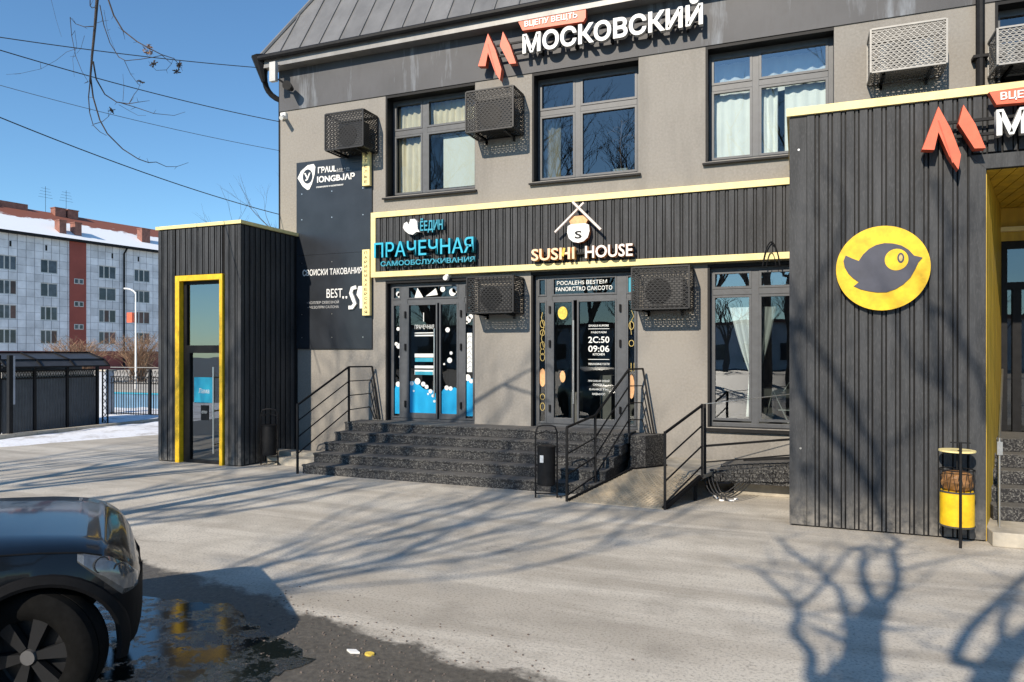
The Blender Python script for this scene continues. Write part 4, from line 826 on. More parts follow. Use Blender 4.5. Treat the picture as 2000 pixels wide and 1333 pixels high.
for sd in (-1,1):
    patch('headlight','lamp',1.48,1.80,lambda x:max(.60,.83-(x-1.48)*1.0),lambda x:lerpk(ht,x)-.03,.02,sd)
    patch('indicator_lamp','lamp',.80,.92,lambda x:.79,lambda x:.83,.012,sd,4,2)
    for a in AX:
        q=MB(); wv=.9; nn=24; vs=[]; fs=[]
        for i in range(nn+1):
            th=-.25+(math.pi+.5)*i/nn; cx_,sz=math.cos(th),math.sin(th)
            for rr_,yo in ((.38,-.06),(.38,.018),(.40,.026),(.44,.016),(.45,-.02)):
                xx=a+rr_*cx_; zz=WR+rr_*sz; ww=lerpk(wt,xx); vs.append((xx,sd*(ww+yo),max(.2,zz)))
        for i in range(nn):
            for j in range(4): c_=i*5+j; fs.append((c_,c_+1,c_+6,c_+5))
        q.add(vs,fs); q.build('arch_flare','plastic',car,smooth=True)
    for a in AX:
        sx_=sd*.78; tilt=R_(-30) if a>0 else 0
        wh=bpy.data.objects.new('wheel',None); COL.objects.link(wh); wh.parent=car; wh['local']=1; wh.location=(a,sx_,WR); wh.rotation_euler=(0,0,tilt)
        def lathe(prof,n=48):
            q=MB(); vs=[(r*math.cos(2*math.pi*i/n),yy*sd,r*math.sin(2*math.pi*i/n)) for r,yy in prof for i in range(n)]; fs=[(k_*n+i,k_*n+(i+1)%n,(k_+1)*n+(i+1)%n,(k_+1)*n+i) for k_ in range(len(prof)-1) for i in range(n)]
            q.add(vs,fs); return q
        ty=lathe([(.2,.085),(.225,.105),(.26,.115),(.30,.112),(.33,.1),(.345,.08),(.345,.03),(.335,.028),(.335,.02),(.345,.018),(.345,-.05),(.33,-.1),(.2,-.1)]); link('tyre',ty.mesh('tyre','rubber',True),wh)
        rm=lathe([(.0,.03),(.19,.03),(.2,.04),(.212,.085),(.225,.1),(.228,.09)])
        for k_ in range(6):
            th=k_*math.pi/3+.2
            vs=[(r_*math.cos(th+a_),yy*sd,r_*math.sin(th+a_)) for yy in (.05,.092) for r_,a_ in ((.05,-.45),(.215,-.2),(.215,.2),(.05,.45))]
            rm.add(vs,[(0,1,2,3),(7,6,5,4),(0,4,5,1),(1,5,6,2),(2,6,7,3),(3,7,4,0)])
        link('rim',rm.mesh('rim','rim'),wh); cp=MB().tube([(0,.06*sd,0),(0,.105*sd,0)],[.045,.04],20); link('hub_cap',cp.mesh('hub_cap','chrome'),wh)
q=MB().box(-1.8,.85,-.6,.6,.26,.5); q.build('underbody','plastic',car)
q=MB()
for sd in (-1,1):
    hl=MB()
    for cx_,cz_,rr_ in ((1.60,.80,.045),(1.69,.75,.04)):
        yy_=lerpk(wt,cx_)*.985+.018; ring(hl,0,0,rr_,rr_,0,.006); k0=hl.m[-1][0]
        hl.v[k0:]=[(cx_+v[0]*.8,sd*(yy_-v[0]*.5),cz_+v[2]) for v in hl.v[k0:]]
    hl.each('lamp_ring','chrome',car)
    q.tube([(x,sd*(lerpk(wt,x)*.958),lerpk(ht,x)-.028) for x in (.75,.9,1.1,1.3,1.5,1.6)],.005,4)
q.build('bonnet_seam','plastic',car)

# ---------------- litter and grit ----------------
tag(MB().slab([(-2.82,4.06),(-2.76,4.08),(-2.71,4.05),(-2.77,4.03)],.0,.012).build('paper_scrap','white'),'small white paper scrap on the wet asphalt right of the puddle','litter')
tag(MB().slab([(-2.64+.035*math.cos(a),4.06+.025*math.sin(a)) for a in [k_*.628 for k_ in range(10)]],.0,.012).build('fallen_leaf','leaf'),'yellow fallen leaf beside the white paper scrap','leaf')
gm=MB(); r_=random.Random(12)
for i in range(500):
    x=r_.uniform(-4.0,-.9); y=4.0-.2*(x+2)+r_.gauss(-.15,.35); s=r_.uniform(.003,.009)
    gm.slab([(x+s*math.cos(a+i)*r_.uniform(.7,1.2),y+s*math.sin(a+i)) for a in (0,1.26,2.5,3.77,5)],0,s*.8)
gm.build('gravel','bark',kind='stuff')

# ---------------- trees ----------------
def tree(name,label,base,H,r0,seed,levels=5,spread=.5,first=.4,lean=(0,0),mat='bark',forks=2,group=None,droop=0):
    t=thing(name,label,'tree',base,group); rg=random.Random(seed); tk=MB(); cr=MB()
    def grow(p,d,L,r,lv,mb):
        pts=[p.copy()]; rs=[r]; n=4 if lv<3 else 3; q=p.copy(); dd=d.copy()
        for i in range(n):
            dd=(dd+Vector((rg.gauss(0,.09),rg.gauss(0,.09),rg.gauss(.03,.05)-droop*(lv>2)*.12))).normalized(); q=q+dd*L/n; pts.append(q.copy()); rs.append(r*(1-.4*(i+1)/n))
        mb.tube(pts,rs,7 if lv<2 else (5 if lv<4 else 3),cap=False)
        if lv>=levels: return
        k_=forks if lv==0 else rg.choice((2,3,3))
        for i in range(k_):
            a=rg.uniform(0,2*math.pi) if lv else (i/k_*2*math.pi+rg.uniform(-.4,.4)); e=Vector((math.cos(a),math.sin(a),0)); f=rg.uniform(.6,1.2)*spread
            nd=(dd+e*f).normalized(); at=rg.uniform(.55,1) if (lv and i>0) else 1
            idx=at*n; i0=min(n-1,int(idx)); pp=pts[i0].lerp(pts[i0+1],idx-i0)
            grow(pp,nd,L*rg.uniform(.62,.85),rs[i0]*rg.uniform(.6,.8),lv+1,cr)
    grow(Vector(base),Vector((lean[0],lean[1],1)).normalized(),H*first,r0,0,tk)
    tk.build('trunk',mat,t,smooth=True); cr.build('crown',mat,t); return t
SH1=[([(-1.03,-2.5,4.54),(-1.08,-2.5,4.85),(-1.12,-2.5,5.16),(-1.09,-2.5,5.45)],0.13,0.1),([(-1.18,-2.5,4.91),(-1.25,-2.5,5.17),(-1.41,-2.5,5.65),(-1.52,-2.5,5.79),(-1.62,-2.5,5.93),(-1.99,-2.5,6.33),(-2.24,-2.5,6.65)],0.035,0.02),([(-1.09,-2.5,5.45),(-1.21,-2.5,5.7),(-1.34,-2.5,6.14),(-1.39,-2.5,6.53),(-1.53,-2.5,6.58)],0.05,0.025),([(-1.09,-2.5,5.45),(-1.02,-2.5,5.75),(-1.04,-2.5,6.11),(-1.13,-2.5,6.56),(-1.12,-2.5,6.86),(-1.22,-2.5,6.97)],0.05,0.03),([(-1.31,-2.5,4.47),(-1.38,-2.5,4.75),(-1.56,-2.5,4.98),(-1.63,-2.5,5.3),(-1.98,-2.5,5.7),(-2.19,-2.5,5.91)],0.045,0.015),([(-1.63,-2.5,5.3),(-1.58,-2.5,5.57),(-1.55,-2.5,5.85),(-1.53,-2.5,6.45),(-1.38,-2.5,6.66),(-1.22,-2.5,6.53)],0.025,0.02),([(-1.24,-2.5,4.5),(-1.18,-2.5,4.75),(-1.1,-2.5,4.87)],0.035,0.03),([(-1.05,-2.5,6.14),(-0.66,-2.5,6.53),(-0.14,-2.5,6.87)],0.02,0.008),([(-2.36,-2.9,9.73),(-2.22,-2.9,8.9),(-2.0,-2.9,8.52),(-1.7,-2.9,8.15),(-1.48,-2.9,7.79),(-1.37,-2.9,7.43)],0.04,0.05),([(-2.17,-2.9,9.59),(-1.89,-2.9,9.13),(-1.61,-2.9,8.54),(-1.43,-2.9,8.17),(-1.41,-2.9,7.8)],0.025,0.04),([(-2.51,-2.9,8.76),(-2.36,-2.9,8.25),(-2.12,-2.9,7.88),(-1.93,-2.9,7.56)],0.015,0.02),([(-1.0,-2.9,10.02),(-0.91,-2.9,9.7),(-0.79,-2.9,8.93),(-0.62,-2.9,8.76)],0.02,0.025),([(-0.79,-2.9,9.77),(-0.54,-2.9,9.24),(-0.42,-2.9,8.93),(-0.4,-2.9,8.58)],0.03,0.03),([(-2.36,-2.9,10.19),(-2.17,-2.9,9.59)],0.02,0.03),([(-1.26,-2.9,9.71),(-1.08,-2.9,9.24),(-0.79,-2.9,8.93)],0.015,0.02),([(-0.89,-2.9,11.22),(-0.75,-2.9,10.61),(-0.79,-2.9,10.13),(-0.66,-2.9,9.7)],0.02,0.02),([(-2.0,-2.9,11.45),(-1.77,-2.9,11.05),(-1.84,-2.9,10.55),(-2.22,-2.9,9.8)],0.01,0.02),([(-2.12,-2.9,8.06),(-1.89,-2.9,7.76),(-1.75,-2.9,7.42)],0.02,0.03)]
SH3=[([(-0.3,-2.0,4.28),(-0.21,-2.0,4.63),(-0.06,-2.0,4.92),(0.18,-2.0,5.36)],0.12,0.07),([(-0.47,-2.0,4.59),(-0.38,-2.0,4.99),(-0.16,-2.0,5.51),(0.04,-2.0,5.97),(0.35,-2.0,6.62)],0.05,0.03),([(-0.19,-2.0,4.84),(-0.15,-2.0,5.31),(0.02,-2.0,5.72)],0.04,0.02)]
SH2=[([(-6.67,-6.0,6.37),(-6.84,-6.0,7.01),(-6.6,-6.0,7.58),(-6.23,-6.0,8.39),(-5.68,-6.0,9.24)],0.035,0.015),([(-6.46,-6.0,6.47),(-6.25,-6.0,7.0),(-5.98,-6.0,7.42),(-5.81,-6.0,8.01),(-5.61,-6.0,9.16)],0.045,0.015),([(-6.41,-6.0,6.47),(-5.9,-6.0,7.15),(-5.24,-6.0,7.74),(-4.34,-6.0,8.72)],0.03,0.015),([(-6.3,-6.0,6.47),(-5.87,-6.0,6.85),(-4.75,-6.0,7.51),(-4.43,-6.0,8.23)],0.018,0.01),([(-6.77,-6.0,6.97),(-7.03,-6.0,7.46),(-7.2,-6.0,7.96),(-7.22,-6.0,8.22)],0.02,0.012),([(-5.98,-6.0,7.42),(-5.7,-6.0,8.2),(-5.14,-6.0,8.78)],0.02,0.01),([(-6.6,-6.0,7.58),(-6.69,-6.0,8.66),(-6.67,-6.0,9.34)],0.015,0.008)]
SH4=[([(-11.23,-6.0,7.64),(-11.04,-6.0,8.17),(-10.92,-6.0,8.95),(-10.57,-6.0,9.62)],0.04,0.03),([(-11.66,-6.0,7.81),(-11.4,-6.0,8.33),(-11.2,-6.0,8.96),(-10.8,-6.0,9.73)],0.035,0.02),([(-10.84,-6.0,7.49),(-10.24,-6.0,7.81),(-9.61,-6.0,8.36),(-9.54,-6.0,9.56)],0.035,0.02),([(-10.33,-6.0,7.3),(-9.79,-6.0,7.61),(-9.28,-6.0,7.96),(-8.8,-6.0,8.64)],0.025,0.015),([(-13.31,-6.0,8.24),(-12.9,-6.0,9.0),(-12.27,-6.0,9.83)],0.03,0.03),([(-13.55,-6.0,8.33),(-13.41,-6.0,9.23),(-12.92,-6.0,9.86)],0.03,0.02),([(-9.8,-6.0,6.79),(-9.5,-6.0,7.47),(-9.08,-6.0,7.96)],0.02,0.015)]

def limb_tree(label,base,r0,limbs,seed,join=None,fat=1.0,up=0):
    """tree built from a list of limbs (points, radius start, radius end); limbs drift in depth and carry twigs"""
    t=thing('bare_tree',label,'tree',base); rg=random.Random(seed); tk=MB(); cr=MB(); pts_all=[]
    for n_,(pts,a,b) in enumerate(limbs):
        a*=fat; b*=fat
        d=rg.uniform(-.5,.5) if n_ else 0; m=len(pts); P=[]
        for k in range((m-1)*4+1):
            x=k/4; i0=min(m-2,int(x)); f=x-i0; p0=Vector(pts[max(0,i0-1)]); p1=Vector(pts[i0]); p2=Vector(pts[i0+1]); p3=Vector(pts[min(m-1,i0+2)])
            q=.5*((2*p1)+(p2-p0)*f+(2*p0-5*p1+4*p2-p3)*f*f+(3*p1-p0-3*p2+p3)*f**3); q=q+SUND*(d*x/(m-1)); P.append(q)
        if n_ and join!='free':
            c=min(pts_all,key=lambda v:min((v-P[0]).length,(v-P[-1]).length))
            if (c-P[0]).length<=(c-P[-1]).length: P=[c]+P
            else: P=P+[c]
        rs=[a+(b-a)*k/(len(P)-1) for k in range(len(P))]
        if n_ and len(P)>((m-1)*4+1) and (P[0]-P[1]).length>.6: rs[0]=.01
        if n_ and len(P)>((m-1)*4+1) and (P[-1]-P[-2]).length>.6: rs[-1]=.01; rs[-2]*=.5
        (tk if n_==0 else cr).tube(P,rs,7,cap=False); pts_all+=P
        for k in range(2,len(P),2):
            if rg.random()<.7:
                dd=Vector((rg.gauss(0,.5),rg.gauss(0,.5),rg.uniform(.1,1))).normalized(); L=rg.uniform(.3,1.1); e=P[k]+dd*L*.5; e2=e+(dd+Vector((rg.gauss(0,.3),rg.gauss(0,.3),.2)))*L*.5
                cr.tube([P[k],e,e2],[rs[k]*.4,.008,.004],3,cap=False)
                for _ in range(2): cr.tube([e,e+Vector((rg.gauss(0,.3),rg.gauss(0,.3),rg.uniform(0,.4)))],[.007,.003],3,cap=False)
    def sprout(p,d,L,r,lv):
        m=p+d*L*.5+Vector((rg.gauss(0,.06),rg.gauss(0,.06),0)); e=m+(d+Vector((rg.gauss(0,.15),rg.gauss(0,.15),.05)))*L*.5
        cr.tube([p,m,e],[r,r*.8,r*.6],3,cap=False)
        if lv<4:
            for _ in range(rg.choice((2,3))): sprout(rg.choice((m,e)),(d+Vector((rg.gauss(0,.4),rg.gauss(0,.4),rg.gauss(.1,.15)))).normalized(),L*.78,r*.62,lv+1)
    if up:
        for pts,a,b in limbs:
            for q in (pts[-1],pts[0],pts[len(pts)//2]):
                if q[2]>5: sprout(Vector(q),Vector((rg.gauss(0,.25),rg.gauss(0,.25),1)).normalized(),up,.035,0)
    p0=Vector(limbs[0][0][0]); b0=Vector(base); tk.tube([b0,b0.lerp(p0,.5)+Vector((.05,.05,0)),p0],[r0*1.2,r0,limbs[0][1]],9,cap=False)
    tk.build('trunk','bark',t,smooth=True); cr.build('crown','bark',t,smooth=True); return t
limb_tree('bare forked tree behind the viewer whose antler shaped shadow lies before the black porch',(-1.0,-2.5,0),.16,SH1,1,fat=1.1)
limb_tree('second bare tree behind the viewer casting the thick shadow at the lower right corner',(-.25,-2.0,0),.15,SH3,2)
limb_tree('bare tree with fanning limbs behind the car, its thin shadows crossing the middle asphalt',(-7.3,-6.0,0),.15,SH2,3,fat=1.3,up=1.2)
limb_tree('bare tree with long thin limbs its shadows lying before the kiosk',(-11.0,-6.0,0),.18,SH4,4,fat=2.2,up=1.5)
tree('bare_tree','bare tree left of the view throwing long shadows before the kiosk',(-11.5,1.0,0),10,.2,5,6,.5,.3,(0,0),forks=3)
tree('bare_tree','second bare tree left of the view, its shadow lying across the kiosk front',(-14.5,-3.5,0),13,.22,41,6,.5,.3,(0,0),forks=3)
far=tree('background_tree','bare tree in the row far behind the viewer, reflected in the glass',(0,-48,0),12,.25,77,5,.5,.25,(0,0),forks=4,group='row of bare trees far behind the viewer')
far.location=(0,-48,0)
BIGT=[(-13.5,-24),(-9.5,-23),(-18,-25),(-2.0,-24.5),(3.0,-23.5),(-25,-24),(-6,-26)]
for i in range(26+len(BIGT)):
    r_=random.Random(i); o=far.copy(); COL.objects.link(o); o.location=(-52+i*4.1+r_.uniform(-1,1),-46-r_.uniform(0,14),0); o.rotation_euler=(0,0,r_.uniform(0,6)); o.scale=(1.1,1.1,r_.uniform(.8,1.15))
    if i>=26: o.location=(BIGT[i-26][0],BIGT[i-26][1],0); o.scale=(1.45,1.45,1.4)
    for ch in far.children:
        c=ch.copy(); COL.objects.link(c); c.parent=o; c.matrix_parent_inverse=ch.matrix_parent_inverse.copy()
    if i>=26: o['group']='taller bare trees behind the viewer'; o['label']='taller bare tree behind the viewer, its branches mirrored in the upper windows'
ob=thing('opposite_building','low grey building across the yard behind the viewer, reflected in the shop glass','building',(0,-66,0))
MB().box(-60,60,-75,-66,0,5.5).build('wall','tile',ob); MB().box(-61,61,-76,-65.5,5.5,5.9).build('roof','brick',ob)
for i in range(30): MB().box(-58+i*4,-56+i*4,-65.99,-65.9,1.2,3.2).build('window','wglass',ob)
tree('bare_tree','bare tree far behind the viewer reflected in the upper windows',(3.2,-5.5,0),12,.25,8,6,.5,.35,(0,0),forks=3)
# hanging branch in the sky
hb=thing('hanging_branch_tree','bare birch tree at the left with thin twigs drooping into the sky','tree',(-8.6,2.6,0))
MB().tube([(-8.6,2.6,0),(-8.55,2.6,2.5),(-8.4,2.7,5.0),(-8.3,2.8,8)],[.13,.11,.09,.05],8,cap=False).tube([(-8.4,2.7,5.0),(-7.4,3.3,5.9),(-6.2,4.0,6.1),(-5.3,4.45,5.6)],[.05,.035,.025,.014],6,cap=False).tube([(-6.2,4.0,6.1),(-5.3,4.5,6.2),(-4.8,4.7,5.4)],[.02,.014,.008],5,cap=False).build('trunk','bark',hb,smooth=True)
F=Vector((-math.sin(R_(21.8)),math.cos(R_(21.8)),0)); RR2=Vector((F.y,-F.x,0))
def pt(u,v,t=6.0): return Vector((0,0,2))+F*t+RR2*((u-1000)/1400*t)+Vector((0,0,(690-v)/1400*t))
TW=[([(196,-60),(190,0),(186,50),(180,110),(176,160)],.016,.008),([(176,160),(173,190),(175,220),(182,245),(195,258),(208,265)],.005,.002),([(177,150),(182,190),(195,235),(210,262),(240,292),(270,311),(290,318),(305,317),(325,326),(345,326),(368,318)],.007,.0015),
 ([(182,120),(188,155),(205,185),(228,200),(252,203),(270,200),(292,197)],.007,.0015),([(232,200),(265,210),(300,222),(340,226),(362,219)],.004,.0012),([(252,203),(262,185),(270,175),(275,160)],.003,.001),([(240,198),(242,170),(240,145)],.002,.001),
 ([(205,-20),(222,30),(240,60),(268,82),(292,95),(315,107),(340,115),(352,130),(345,143)],.007,.002),([(315,107),(335,125),(325,137),(305,138),(295,128),(290,120)],.003,.001),([(240,60),(244,78)],.003,.001),
 ([(195,10),(203,50),(215,85),(232,112),(245,119),(275,116),(300,112),(318,108)],.004,.0025),([(243,119),(255,145),(270,165),(275,168)],.0025,.0012),([(182,52),(165,53),(148,47),(137,34)],.004,.002),([(137,34),(140,70),(148,110),(160,140),(172,160)],.003,.0015),
 ([(176,0),(176,12),(180,16),(186,14)],.004,.003),([(183,243),(200,238),(212,228),(218,218)],.003,.001),([(190,45),(200,42),(212,40)],.002,.001),([(172,160),(165,163)],.004,.002),([(345,128),(356,133)],.003,.001),([(150,95),(130,102),(110,118),(80,135),(40,144),(12,146)],.0015,.001),([(232,205),(255,218),(270,226),(285,226)],.0018,.001),([(203,20),(210,60),(225,100)],.0015,.001),([(100,0),(110,40),(120,72)],.0012,.0008),([(146,60),(150,90),(142,115),(145,150)],.0015,.001),([(165,70),(158,95),(150,105)],.0015,.001)]
for i,(pl_,r0,r1) in enumerate(TW):
    n=len(pl_); q=MB(); r_=random.Random(i)
    pts=[]
    for j in range(n):
        dp=6.0+.25*math.sin(i*1.7+j*.5*0)+(0 if j==0 else .05*math.sin(j+i)); pts.append(pt(pl_[j][0],pl_[j][1],6.0+.06*math.sin(j*.9)))
    q.tube(pts,[r0+(r1-r0)*j/(n-1) for j in range(n)],5)
    for j in range(1,n-1):
        if r_.random()<.6:
            d=Vector((r_.uniform(-.06,.06),r_.uniform(-.04,.04),r_.uniform(-.03,.06))); q.tube([pts[j],pts[j]+d],[.002,.0008],4)
    q.build('twig','twig',hb)
q=MB(); c=pt(289,97); r_=random.Random(2)
for i in range(40):
    d=Vector((r_.gauss(0,1),r_.gauss(0,1),r_.gauss(0,1))).normalized()*.045; e=Vector((r_.uniform(-1,1),r_.uniform(-1,1),r_.uniform(-1,1)))*.02; q.add([c+d,c+d+e,c+d*.6-e,c+d*.5],[(0,1,2),(0,2,3)])
q.build('dry_leaf_cluster','dry',hb)
for (u,v) in ((300,125),(350,127),(275,160),(218,216),(345,140)):
    q=MB(); c=pt(u,v)
    for i in range(8): d=Vector((r_.gauss(0,.014),r_.gauss(0,.014),r_.gauss(0,.014))); q.tube([c+d,c-d],.004,4)
    q.build('seed_cluster','twig',hb)

# ---------------- cables ----------------
def cable(p0,p1,sag,r,label):
    p0=Vector(p0);p1=Vector(p1); mid=(p0+p1)/2-Vector((0,0,sag)); o=MB().tube(qbez(p0,mid,p1,16),r,5).build('overhead_cable','wire')
    tag(o,label,'cable','overhead cables running to the building corner')
cable(pt(-60,64,11),(-9.8,W-.2,7.62),.1,.008,'uppermost dark overhead cable reaching the roof corner')
cable(pt(-60,80,10),(-9.56,W+.05,6.6),.15,.008,'second overhead cable from the top, ending by the bullet camera')
cable(pt(-60,150,12),(-9.56,W+.1,6.03),.15,.005,'faint thin overhead cable, third from the top')
cable(pt(-60,205,9),(-9.56,W+.1,4.75),.2,.008,'lowest overhead cable slanting down above the kiosk')

# ---------------- shed and fence ----------------
sh=thing('shed','low dark corrugated shed with an open lattice strip and slanted translucent canopy','shed',(-17.6,12.5,0))
SX=-17.55
for (ya,yb) in ((11.3,12.05),(12.09,12.9),(12.94,13.75)):
    b=MB(); n=max(3,int((yb-ya)/.07)); vs=[]
    for i in range(n*2+1):
        y=ya+(yb-ya)*i/(2*n); xx=SX+(.018 if (i//1)%2 else 0); vs+=[(xx,y,.04),(xx,y,1.36)]
    b.add(vs,[(2*i,2*i+2,2*i+3,2*i+1) for i in range(2*n)]); b.build('wall_sheet','shed',sh)
for y in (11.22,12.07,12.92,13.78): MB().box(SX-.03,SX+.04,y-.03,y+.03,0,1.75 if y>11.3 else 1.95).build('post','black',sh)
MB().box(SX-.02,SX+.03,11.25,13.75,1.36,1.40).box(SX-.02,SX+.03,11.25,13.75,1.54,1.58).build('rail','black',sh)
lt=MB()
for i in range(36):
    y=11.3+i*.068; lt.bar((SX,y,1.4),(SX,y+.06,1.54),.008); lt.bar((SX,y+.06,1.4),(SX,y,1.54),.008)
lt.build('lattice','black',sh); MB().box(SX-.03,SX-.02,11.3,13.7,1.38,1.56).build('snow_behind_lattice','wframe',sh)
for (ya,yb) in ((11.2,12.05),(12.07,12.9),(12.94,13.9)):
    q=MB(); q.add([(SX+.3,ya,1.66),(SX+.3,yb,1.66),(SX+.1,yb,1.82),(SX+.1,ya,1.82),(SX-.5,yb,2.0),(SX-.5,ya,2.0)],[(0,1,2,3),(3,2,4,5)]); q.build('canopy_sheet','acdark',sh)
q=MB()
for y in (11.2,12.06,12.92,13.9): q.tube([(SX+.3,y,1.66),(SX+.1,y,1.83),(SX-.5,y,2.01)],.03,4)
q.tube([(SX+.31,11.1,1.66),(SX+.31,13.9,1.66)],.025,4).tube([(SX+.1,11.1,1.84),(SX+.1,13.9,1.84)],.02,4).tube([(SX-.5,11.1,2.02),(SX-.5,13.95,2.02)],.025,4)
q.build('canopy_frame','black',sh)
MB().box(SX-2.2,SX-.6,11.2,13.8,0,1.7).build('body','shed',sh)
def lattice_post(x,y,label):
    t=thing('lattice_pillar',label,'pillar',(x,y,0)); b=MB()
    for dx in (-.1,.1): b.bar((x+dx,y,0),(x+dx,y,1.55),.03)
    for i in range(8): z=i*.19; b.bar((x-.1,y,z),(x+.1,y,z+.19),.012); b.bar((x+.1,y,z),(x-.1,y,z+.19),.012)
    b.build('frame','black',t)
lattice_post(-17.9,14.3,'black lattice pillar just right of the dark shed')
t=thing('pillar','pale grey gate pillar between the shed and the wrought fence','pillar',(-20.4,16.4,0)); MB().box(-20.68,-20.38,16.3,16.6,0,1.42).build('shaft','post',t); MB().box(-20.72,-20.34,16.26,16.64,1.42,1.47).build('cap','concrete',t)
t=thing('pillar','slim grey post at the left photo edge beside the shed','pillar',(-16.9,11.0,0)); MB().bar((-17.0,11.12,0),(-17.0,11.12,1.95),.09).build('shaft','black',t); MB().bar((-17.0,11.2,.8),(-17.0,11.2,1.93),.05).build('panel_edge','post',t)
fn=thing('wrought_fence','black wrought iron fence with curled tops in front of a blue board wall','fence',(-19,16.5,0))
for i in range(34):
    x=-20.3+i*.105; MB().bar((x,16.45,.03),(x,16.45,1.28 if i%2 else 1.22),.018).build('bar','black',fn)
for z in (.1,1.05,1.25): MB().bar((-20.35,16.45,z),(-16.6,16.45,z),.028).build('rail','black',fn)
for i in range(24):
    x=-20.25+i*.15; q=MB(); ring(q,x,1.15,.06,.09,16.44,.008); q.tube(qbez((x,16.45,1.25),(x+.09,16.45,1.32),(x+.02,16.45,1.45),6),.01,4); q.tube(qbez((x+.02,16.45,1.45),(x-.05,16.45,1.42),(x-.02,16.45,1.35),5),.008,4); q.build('scroll','black',fn)
MB().bar((-18.62,16.42,0),(-18.62,16.42,1.5),.07).build('post','black',fn); MB().bar((-20.35,16.45,1.55),(-16.5,16.45,1.55),.02).build('top_rail','alu',fn)
bw=thing('board_wall','low blue board wall behind the wrought fence','fence',(-20,19,0))
for i in range(34): 
    x=-24.5+i*.3; MB().box(x,x+.285,18.6,18.65,0.0,.55).build('board','blue',bw)
MB().box(-24.6,-14.2,18.57,18.68,.55,.60).build('rail','teal',bw)
def shrub(label,x,y,r,h,seed,n=260,mat='dry',base=0):
    t=thing('bare_shrub',label,'shrub',(x,y,base),'bare shrubs and young trees before the flats'); q=MB(); rg=random.Random(seed)
    for i in range(n):
        a=rg.uniform(0,6.283); e=rg.uniform(0,1)**.6; p0=Vector((x+rg.gauss(0,r*.08),y+rg.gauss(0,r*.08),base)); L=h*rg.uniform(.55,1)
        p2=Vector((x+r*e*math.cos(a),y+r*e*math.sin(a),base+L)); p1=(p0+p2)/2+Vector((0,0,L*.2)); q.tube([p0,p1,p2],[.03,.018,.008],3,cap=False)
        for k_ in range(3):
            f=rg.uniform(.4,1); c=p1.lerp(p2,f); q.tube([c,c+Vector((rg.gauss(0,.35),rg.gauss(0,.35),rg.uniform(.05,.6)))],[.012,.004],3,cap=False)
    q.build('stems',mat,t)
shrub('brown leafless bush before the left windows of the flats',-45,34,2.2,2.9,1,170)
shrub('brown leafless bush before the red stair panel of the flats',-43,37,2.2,3.3,2,170)
shrub('tall bare reddish shrub between the street lamp and the kiosk',-38.5,42,1.5,6.5,3,120)
shrub('dry olive bush behind the wrought fence',-21.5,21,1.3,1.5,4,120)
sl_=thing('street_lamp','slim white street lamp with a small red box sign before the flats','lamp',(-34.3,29.3,0))
MB().cyl(-34.3,29.3,0,5.4,.055,.035,10).build('post','white',sl_); MB().tube(qbez((-34.3,29.3,5.3),(-34.4,29.2,5.6),(-34.95,29.1,5.6),6),.045,6).build('lamp_head','white',sl_); MB().box(-34.75,-34.35,29.1,29.25,3.7,4.25).build('sign_box','red',sl_)
# ---------------- apartment block ----------------
P0=Vector((-77.7,49.9,0)); P1=Vector((-75.4,67.8,0)); dv=(P1-P0).normalized(); nv=Vector((dv.y,-dv.x,0))  # outward to +x
ap=thing('apartment_block','long five storey tiled apartment block with snowy red roof and red stair panel','building',tuple(P0)); ap['local']=1; ap.rotation_euler=(0,0,math.atan2(dv.y,dv.x))
# local frame: x along facade, y: +y = away (left of dv => -nv). facade faces -y
def s_at(u):
    d=F+RR2*((u-1000)/1400); # solve P0+dv*s = d*t
    det=dv.x*(-d.y)-(-d.x)*dv.y; s=(-P0.x*(-d.y)+(-d.x)*P0.y*1.0)/det if False else None
    # 2x2: dv*s - d*t = -P0
    D=dv.x*(-d.y)-dv.y*(-d.x); s=((-P0.x)*(-d.y)-(-P0.y)*(-d.x))/D; return s
LN=46; SM=s_at(0)-14
EZ=15.0
MB().box(SM,SM+LN,0.06,12,0,EZ).build('wall','tileback',ap)
MB().box(SM,SM+LN,-.02,.05,0,2.2).build('plinth','stair',ap)
sa,sb=s_at(135),s_at(167)
MB().box(sa,sb,-.15,.05,2.2,EZ-.3).build('stair_panel','stair',ap)
cols=[(s_at(-46),s_at(-12)),(s_at(-2),s_at(32)),(s_at(79),s_at(112)),(s_at(193),s_at(226)),(s_at(262),s_at(292)),(s_at(320),s_at(350))]
rowsz=[(3.0,4.55),(5.6,7.15),(8.2,9.75),(10.8,12.35)]
wins=[(a,c,z0,z1) for a,c in cols for z0,z1 in rowsz]
